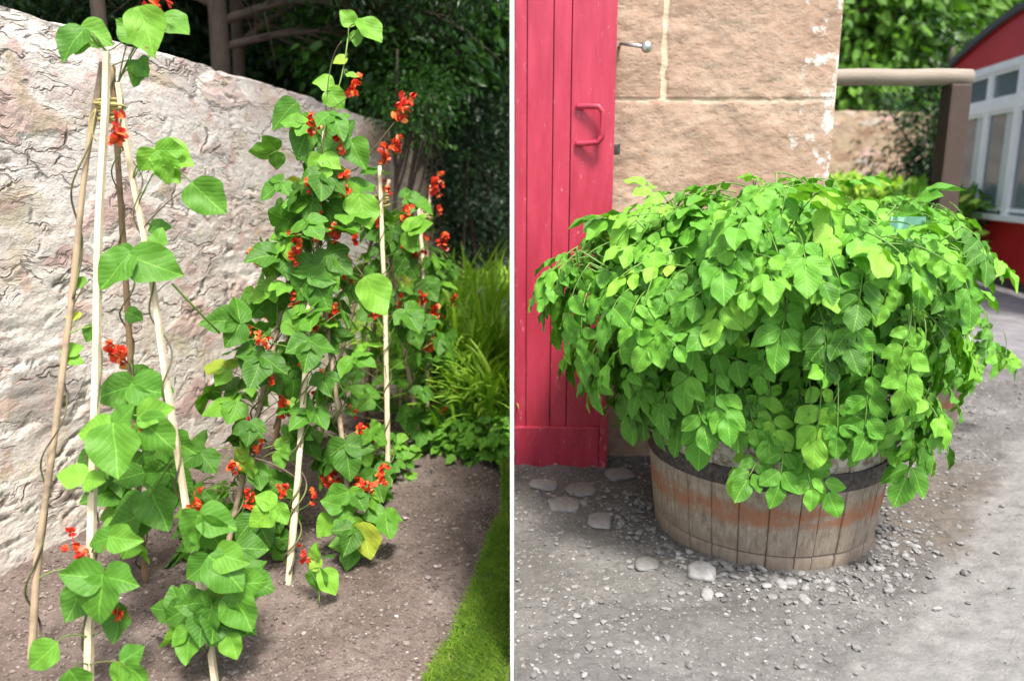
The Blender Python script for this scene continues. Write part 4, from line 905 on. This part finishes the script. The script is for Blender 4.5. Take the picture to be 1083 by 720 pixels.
# ------------------------------------------------------------------ barrels
def barrel(cx, cy, label, RB=.352, RM=.385, RT_=.378, HB=.44, rusty=True):
    root = empty('half_barrel_planter', (cx, cy, 0), label, 'barrel', 'half barrel planters'); mb = MB(); ns = 30
    widths = rng.uniform(.7, 1.4, ns); edges = np.concatenate([[0], np.cumsum(widths)/widths.sum()])*2*math.pi
    hz = np.array([-.02, .0, .035, .045, .052, .10, .18, .26, .34, .40, HB]); rd = np.interp(hz, [-.02, .0, .12, .28, HB], [RB-.004, RB, RB+.016, RM, RT_]); rd[3] -= .005
    for k in range(ns):
        a = edges[k]+(edges[k+1]-edges[k])*np.array([0, .035, .2, .4, .6, .8, .965, 1]); g = np.array([-.0055, -.0005, 0, 0, 0, 0, -.0005, -.0055]); tone = random.random(); dr = rng.normal(0, .0015)
        V = []; UV = []
        for h_, r_ in zip(hz, rd):
            rr = r_+g+dr; V += [[cx+x*math.cos(t2), cy+x*math.sin(t2), h_+(.0 if h_ < HB else rng.normal(0, .0005)+.004*math.sin(k*5))] for x, t2 in zip(rr, a)]; UV += [[t2/6.283, h_/HB] for t2 in a]
        # rolled over the top and down the inside
        for rin, h_ in ((-.026, HB), (-.028, HB-.15)):
            V += [[cx+(rd[-1]+rin)*math.cos(t2), cy+(rd[-1]+rin)*math.sin(t2), h_] for t2 in a]; UV += [[t2/6.283, h_/HB] for t2 in a]
        m = len(hz)+2; i, j = np.meshgrid(np.arange(m-1), np.arange(7), indexing='ij'); q0 = (i*8+j).ravel()
        mb.add(V, np.stack([q0, q0+1, q0+9, q0+8], 1), UV, tone)
    mb.build('staves', M['oak'], root, sharp=30)
    for (z0, z1) in ((.262, .318),):
        mb = MB(); m = 72; a = np.linspace(0, 2*math.pi, m, endpoint=False); V = []
        prof = [(z0, -.006), (z0, .0045), (z0+.004, .006), (z1-.004, .006), (z1, .0045), (z1, -.006)]
        for z, o_ in prof:
            rr = np.interp(z, hz, rd)+o_; V += [[cx+rr*math.cos(t2), cy+rr*math.sin(t2), z] for t2 in a]
        i, j = np.meshgrid(np.arange(len(prof)-1), np.arange(m), indexing='ij'); i = i.ravel(); j = j.ravel(); j2_ = (j+1) % m
        mb.add(V, np.stack([i*m+j, i*m+j2_, (i+1)*m+j2_, (i+1)*m+j], 1)); hp = mb.build('hoop', M['iron'], root, sharp=40)
        for ra, rz2 in ((-1.95, .28), (-1.95, .302), (-.75, .28), (-.75, .302)):
            mv = MB(); rr = np.interp(rz2, hz, rd)+.006; vI, fI = IC2; mv.add(vI*.0065+[cx+rr*math.cos(ra), cy+rr*math.sin(ra), rz2], fI); mv.build('rivet', M['iron'], hp)
    mb = MB(); m = 40; nr = 12; V = []
    for k in range(nr+1):
        for t2 in np.linspace(0, 2*math.pi, m, endpoint=False): V.append([cx+(RT_-.03)*k/nr*math.cos(t2), cy+(RT_-.03)*k/nr*math.sin(t2), HB-.05+.015*float(fbm(np.array([k*.7+3]), np.array([t2*3]), 5)[0])])
    i, j = np.meshgrid(np.arange(nr), np.arange(m), indexing='ij'); i = i.ravel(); j = j.ravel(); j2_ = (j+1) % m
    mb.add(V, np.stack([i*m+j, i*m+j2_, (i+1)*m+j2_, (i+1)*m+j], 1)); mb.build('compost', M['compost'], root); return root
barrel(BC[0], BC[1], 'weathered oak half barrel with rust-stained staves, in front of the stone wall')
B2 = np.array([1.76, 3.55]); barrel(B2[0], B2[1], 'second half barrel half hidden behind the big potato plant on the right')

def potato_plant(cx, cy, label, nleaf, dome, LS=1.0, seed=1, clipx=None):
    root = empty('potato_plant', (cx, cy, .4), label, 'potato plant', 'potato plants in the half barrels'); fo = MB(); st = MB()
    c0, rx, ry, zt, zc, low = dome
    placed = 0; LP, LT, LN, LSz, LR, LW = [], [], [], [], [], []
    tries = 0
    while placed < nleaf and tries < 20000:
        tries += 1
        az = rng.uniform(0, 2*math.pi); 
        th = math.acos(rng.uniform(-.42, 1)); layer = 1-.45*rng.random()**2.2
        lump = 1+.14*(float(vnoise(np.array([az*1.6+seed]), np.array([th*3.]), seed)[0])-.5)*2
        d = np.array([math.sin(th)*math.cos(az), math.sin(th)*math.sin(az), math.cos(th)])
        rr = layer*lump; up = max(0, d[2]); pz = zc+(zt-zc)*rr*(up**.62) if d[2] > 0 else zc+low*d[2]*rr/.42
        hr = (math.sin(th) if d[2] > 0 else 1-.45*(-d[2]/.42)**1.3)
        p = np.array([c0[0]+rx*rr*hr*math.cos(az), c0[1]+ry*rr*hr*math.sin(az), pz])
        if placed >= nleaf-40:                       # skirt of leaves hanging over the rim
            az = rng.uniform(-2.45, -.35); d = np.array([math.cos(az)*.95, math.sin(az)*.95, .05]); rr = 1.
            p = np.array([cx+math.cos(az)*rng.uniform(.46, .54), cy+math.sin(az)*rng.uniform(.46, .54), rng.uniform(.40, .60)])
        rb_ = math.hypot(p[0]-cx, p[1]-cy)
        if p[2] < .54 and rb_ < .45: continue
        if p[2] < .27: continue
        if p[1] > 2.93 and p[0] < 1.30: continue
        Nn = nz(np.array([d[0], d[1], max(d[2], -.05)*1.1+.55])); outh = np.array([math.cos(az), math.sin(az), 0])
        Tt = outh*max(.25, d[2]*1.1)+np.array([0, 0, -1.])*(1-max(d[2], 0))**.8*.85; Tt = nz(Tt+rng.normal(0, .28, 3)); Nn = nz(Nn+rng.normal(0, .22, 3)); Nn = nz(Nn-(Nn@Tt)*Tt); B = np.cross(Tt, Nn)
        L = rng.uniform(.13, .19)*LS; start = p-Tt*L*.5-Nn*.055
        # rachis with droop
        pts = bez(start, start+Tt*L*.45+Nn*.05, start+Tt*L+Nn*.03, 8); tube(st, pts, np.linspace(.0022, .0012, 8), 4)
        o0 = np.array([cx, cy, .40]); o0[:2] += outh[:2]*.16*rng.random()
        if rng.random() < .45:
            mid = (o0+start)/2+np.array([0, 0, .10])-outh*.05; tube(st, bez(o0, mid, start, 8), np.linspace(.006, .0025, 8), 5)
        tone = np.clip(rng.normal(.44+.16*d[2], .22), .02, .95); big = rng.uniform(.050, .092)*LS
        LP.append(pts[-1]); LT.append(Tt+np.array([0, 0, -.25])); LN.append(Nn); LSz.append(big); LR.append(tone); LW.append(rng.uniform(.95, 1.15))
        for q_, (f_, sc) in enumerate(((.90, .86), (.60, .78), (.28, .55))):
            if q_ == 2 and rng.random() < .4: continue
            for sg in (-1, 1):
                pp = pts[int(round(f_*7))]; an = rng.uniform(.75, 1.15)
                LP.append(pp+sg*B*.006); LT.append(math.cos(an)*Tt+sg*math.sin(an)*B+np.array([0, 0, -.22])); LN.append(Nn+sg*B*.15+rng.normal(0, .18, 3)); LSz.append(big*sc*rng.uniform(.85, 1.1)); LR.append(np.clip(tone+rng.normal(0, .05), 0, 1)); LW.append(rng.uniform(.9, 1.1))
        placed += 1
    leaves(fo, 'potato', np.array(LP), np.array(LT), np.array(LN), np.array(LSz), np.array(LW), .30, .34, np.array(LR), .06)
    for k in range(16):
        a = rng.uniform(0, 6.28); o0 = np.array([cx+.12*math.cos(a), cy+.12*math.sin(a), .38]); e = np.array([c0[0]+rx*.55*math.cos(a), c0[1]+ry*.55*math.sin(a), zc+(zt-zc)*.7])
        tube(st, bez(o0, (o0+e)/2+[0, 0, .15], e, 10), np.linspace(.008, .004, 10), 6)
    fo.build('foliage', M['potato'], root); st.build('stems', M['pstem'], root)
potato_plant(BC[0], BC[1], 'big leafy potato plant spilling over the front barrel', 820, ((.80, 2.42), .65, .62, 1.155, .62, .22), 1.0, 3)
potato_plant(B2[0], B2[1], 'potato plant in the second barrel, behind on the right', 320, ((1.70, 3.52), .40, .42, 1.12, .66, .22), 1.0, 8)
lp = W(958, 248, 2.16); mb = MB(); box(mb, lp+[-.05, -.002, -.42], lp+[-.035, .002, .0]); box(mb, lp+[-.05, -.006, -.02], lp+[.05, -.003, .05], .002)
tag(mb.build('plant_label', M['mint'], smooth=False), 'mint green plastic plant label standing among the potato leaves', 'plant label')

# ------------------------------------------------------------------ background on the right
YB = 3.8; pL = PY(888, 82, YB); pR = PY(1022, 82, YB)
rt = empty('timber_rail_gate', (pR[0]-.08, YB, 0), 'grey timber rail resting on a dark brown post beside the outbuilding', 'timber rail')
p1x = PY(1022, 100, YB)[0]+.01; mb = MB(); pp = np.linspace([X1+.005, YB, pL[2]], [p1x, YB, pR[2]], 14)+np.stack([0*np.arange(14.), 0*np.arange(14.), .002*np.sin(np.arange(14.)*1.3)], 1); tube(mb, pp, .039, 12); mb.build('rail', M['beam'], rt)
p0 = PY(1000, 100, YB); p1 = PY(1022, 100, YB); mb = MB(); box(mb, (p0[0], YB-.05, -.05), (p1[0], YB+.05, pL[2]-.033), .012); mb.build('post', M['post'], rt, smooth=False)
# far sandstone wall
q0 = PY(870, 118, 13.5); q1 = PY(985, 130, 14.5); dv = q1[:2]-np.array([1.5, 13.0]); Lw = np.linalg.norm(dv); dv = dv/Lw
rw = rubble_wall(np.array([1.5, 13.0]), dv, np.array([dv[1], -dv[0]]), Lw, lambda u: 2.35+0*u+.05*(fbm(u*2, u*0, 5)-.5), .4, .05, 'far_stone_wall', M['farwall'], None, .05, 40)
tag(rw, 'low sandstone wall far behind the timber rail', 'wall')
for px, py, Yt, rx, rz_, lab, m_, rn in [(905, 20, 17, 2.0, 2.6, 'bright green tree over the far wall beside the outbuilding corner', 'bright_tree', (.35, .95)),
        (965, 30, 19, 2.2, 2.6, 'mid green tree behind the timber rail post', 'bright_tree', (.2, .8)), (1020, 20, 20, 2.6, 3.0, 'pale yellow-green tree above the red hut roof', 'bright_tree', (.4, .95)),
        (1070, -60, 22, 3.0, 3.5, 'tall tree behind the red hut', 'bright_tree', (.3, .8)), (880, -60, 21, 3., 3.2, 'tall tree showing over the outbuilding corner', 'bright_tree', (.2, .8))]:
    c = PY(px, py, Yt); blob_tree('broadleaf_tree', (c[0], c[1], 0), c[2]+.5, c, (rx, 1.6, rz_), 110, 50, .30, m_, lab, 'broadleaf trees behind the far wall', 'tree', 9, .2, .45, .4, rn=rn)
for px, Yt, rx, top, lab in [(975, 11.5, .55, 118, 'dark conifer standing at the end of the far stone wall'), ]:
    c = PY(px, 150, Yt); blob_tree('conifer_tree', (c[0]+.3, c[1], 0), 3.0, (c[0]+.3, c[1], 1.6), (.8, .6, 1.7), 90, 80, .09, 'dark_leaf', lab, None, 'tree', 6, .1, .2, .4)
mb = MB(); n = 40000; X = rng.uniform(0, 24, n); Yb = 23+rng.random(n)*1.5; Zb = rng.uniform(0, 12, n)
leaves(mb, 'simple', np.stack([X, Yb, Zb], 1), rng.normal(0, 1, (n, 3))+[0, 0, -.8], rng.normal(0, .5, (n, 3))+[0, -.8, .6], rng.uniform(.3, .6, n), 1., .1, .2, np.clip(rng.normal(.45, .2, n), 0, .9))
v, q = grid(0, 25, 0, 13, .5, .5, lambda x, y: 25+.8*fbm(x*.6, y*.6, 12)); mb.add(v[:, [0, 2, 1]], q, None, .1)
tag(mb.build('far_woodland', M['dark_leaf']), 'dark green woodland beyond the trees on the right', 'woodland', None, 'stuff')
def shrub(px, py, Yt, rad, h, n, label, mat='crocosmia'):
    c = PY(px, py, Yt); root = empty('garden_shrub', (c[0], c[1], 0), label, 'shrub', 'low shrubs in front of the far wall'); mb = MB(); st = MB()
    P0 = np.stack([c[0]+rng.normal(0, rad*.5, n), c[1]+rng.normal(0, .3, n), h*np.abs(rng.random(n))**.6], 1)
    leaves(mb, 'simple', P0, rng.normal(0, .6, (n, 3))+[0, -.3, .5], rng.normal(0, .5, (n, 3))+[0, -.5, .8], rng.uniform(.08, .18, n), 1., .2, .2, np.clip(rng.normal(.6, .2, n), 0, 1)); mb.build('foliage', M[mat], root)
    for i in range(0, n, 60): tube(st, [[c[0], c[1], 0], P0[i]], .01, 4)
    st.build('stems', M['stem'], root)
for px, h, lab, m_ in [(900, 1.15, 'bright low shrub beside the outbuilding corner', 'crocosmia'), (935, 1.1, 'dark green shrub in the middle below the far wall', 'bright_tree'), (968, .95, 'yellow-green shrub left of the brown post', 'crocosmia'), (1003, 1.0, 'green shrub behind the brown post', 'bright_tree')]:
    shrub(px, 195, 9.0, .42, h, 900, lab, m_)

# red hut with a rounded corner and white casement window
Pn = PY(1083, 150, 8.0); Pf_ = PY(1004, 150, 9.9)
A_ = np.array([Pn[0], Pn[1]]); Bq = np.array([Pf_[0], Pf_[1]]); hd = (Bq-A_)/np.linalg.norm(Bq-A_); hn = np.array([-hd[1], hd[0]])
if hn[0] > 0: hn = -hn
Lh = np.linalg.norm(Bq-A_); rc = .55
# plan outline: straight side then a rounded far corner turning away
path = [A_-hd*2.6+(Bq-A_)*0]
def hutpath(nst=10):
    P_ = [A_-hd*2.6+(Bq+hd*.02-A_+hd*2.6)*k/12 for k in range(13)]; cc = Bq+hd*.02-hn*rc; a0 = math.atan2(hn[1], hn[0]); a1 = math.atan2(hd[1], hd[0])
    da = (a1-a0+math.pi) % (2*math.pi)-math.pi
    for k in range(1, nst+1): a = a0+da*k/nst; P_.append(cc+rc*np.array([math.cos(a), math.sin(a)]))
    P_.append(P_[-1]-hn*2.2*1.0); return np.array(P_)
HP = hutpath(); hut = empty('red_hut', (A_[0], A_[1], 0), 'red painted hut with curved corner and white casement window at the right edge', 'hut')
ez = PY(1083, 12, 8.0)[2]
SL = np.concatenate([[0], np.cumsum(np.linalg.norm(np.diff(HP, axis=0), axis=1))])-2.6
EZ = ez+.12-.46*sstep(-.6, Lh+1.0, SL)**1.7
def strip(mb, PTS, z0, z1, off=0., nrms=None):
    n = len(PTS); V = np.concatenate([np.c_[PTS, np.full(n, z0)], np.c_[PTS, np.zeros(n)+z1]]); k = np.arange(n-1); mb.add(V, np.stack([k, k+1, k+1+n, k+n], 1))
def offs(PTS, o_):
    d = np.gradient(PTS, axis=0); d = nz(d); nn = np.stack([-d[:, 1], d[:, 0]], 1)
    if nn[1]@hn < 0: nn = -nn
    return PTS+nn*o_
mb = MB(); strip(mb, HP, .12, EZ)
back = HP[0]-hn*2.75; mb.add([[*HP[0], .12], [*back, .12], [*back, ez], [*HP[0], ez]], [[0, 1, 2, 3]]); mb.add([[*HP[-1], .12], [*back, .12], [*back, ez], [*HP[-1], ez]], [[0, 1, 2, 3]])
mb.build('wall', M['hutred'], hut, sharp=30)
cen = HP[:, :2].mean(0)-hn*1.0; ring0 = offs(HP, .07); ring1 = offs(HP, .02); n = len(HP)
mb = MB(); R0 = np.c_[ring0, EZ-.02]; R1 = np.c_[ring0, EZ+.05]; R2 = np.c_[cen+(ring0-cen)*.75, EZ+.24]; R3 = np.c_[cen+(ring0-cen)*.02, np.full(n, ez+.40)]; R4 = np.c_[ring1, EZ-.02]
V = np.concatenate([R4, R0, R1, R2, R3]); k = np.arange(n-1)
for i in range(4): mb.add(np.concatenate([V[i*n:(i+1)*n], V[(i+1)*n:(i+2)*n]]), np.stack([k, k+1, k+1+n, k+n], 1))
mb.build('roof', M['felt'], hut, sharp=40)
mb = MB(); strip(mb, offs(HP, -.06), 0.0, .13); mb.build('plinth', M['felt'], hut)
# window on the side wall, carried slightly round the corner
def along(s): # s metres from A_ toward the far corner
    return A_+hd*s
wz0, wz1, wzt = PY(1083, 228, 8.0)[2], PY(1083, 65, 8.0)[2], PY(1083, 106, 8.0)[2]
ws0, ws1 = -1.3, Lh-.34
win = empty('window', (0, 0, 0)); win.parent = hut; win.location = (0, 0, 0)
def slab(mb, s0, s1, z0, z1, o0, o1):
    a = along(s0); b = along(s1); V = []
    for o_ in (o0, o1):
        for z in (z0, z1):
            for p in (a, b): q_ = p+hn*o_; V.append([q_[0], q_[1], z])
    mb.add(V, [[0,1,3,2],[4,6,7,5],[0,4,5,1],[2,3,7,6],[0,2,6,4],[1,5,7,3]])
mb = MB(); fw = .10
slab(mb, ws0, ws1, wz1, wz1+fw*.8, .002, .05); slab(mb, ws0, ws1, wzt-fw/2, wzt+fw/2, .002, .045)
nb = 4; sp_ = (ws1-ws0)/nb
for k in range(nb+1):
    s = ws0+sp_*k; slab(mb, s-fw*.55, s+fw*.55, wz0, wz1, .003, .04 if k % 2 else .048)
for k in range(nb):
    s = ws0+sp_*k
    for (za, zb) in ((wz0+.03, wzt-fw/2), (wzt+fw/2, wz1)):
        slab(mb, s+fw*.55, s+sp_-fw*.55, za, za+.04, .004, .03); slab(mb, s+fw*.55, s+sp_-fw*.55, zb-.04, zb, .004, .03)
mb.build('frame', M['white'], win, smooth=False)
mb = MB(); slab(mb, ws0-.03, ws1+.04, wz0-.06, wz0, .002, .09); mb.build('sill', M['white'], win, smooth=False)
mb = MB(); slab(mb, ws0, ws1, wz0, wz1, .0015, .0085); mb.build('pane', M['glass'], win, smooth=False)
mb = MB()
for k in range(nb):
    s = ws0+sp_*k; slab(mb, s+.05, s+.05+sp_*.32, wz0+.02, wzt-.02, .009, .0105)
mb.build('curtain', M['curtain'], win, smooth=False)
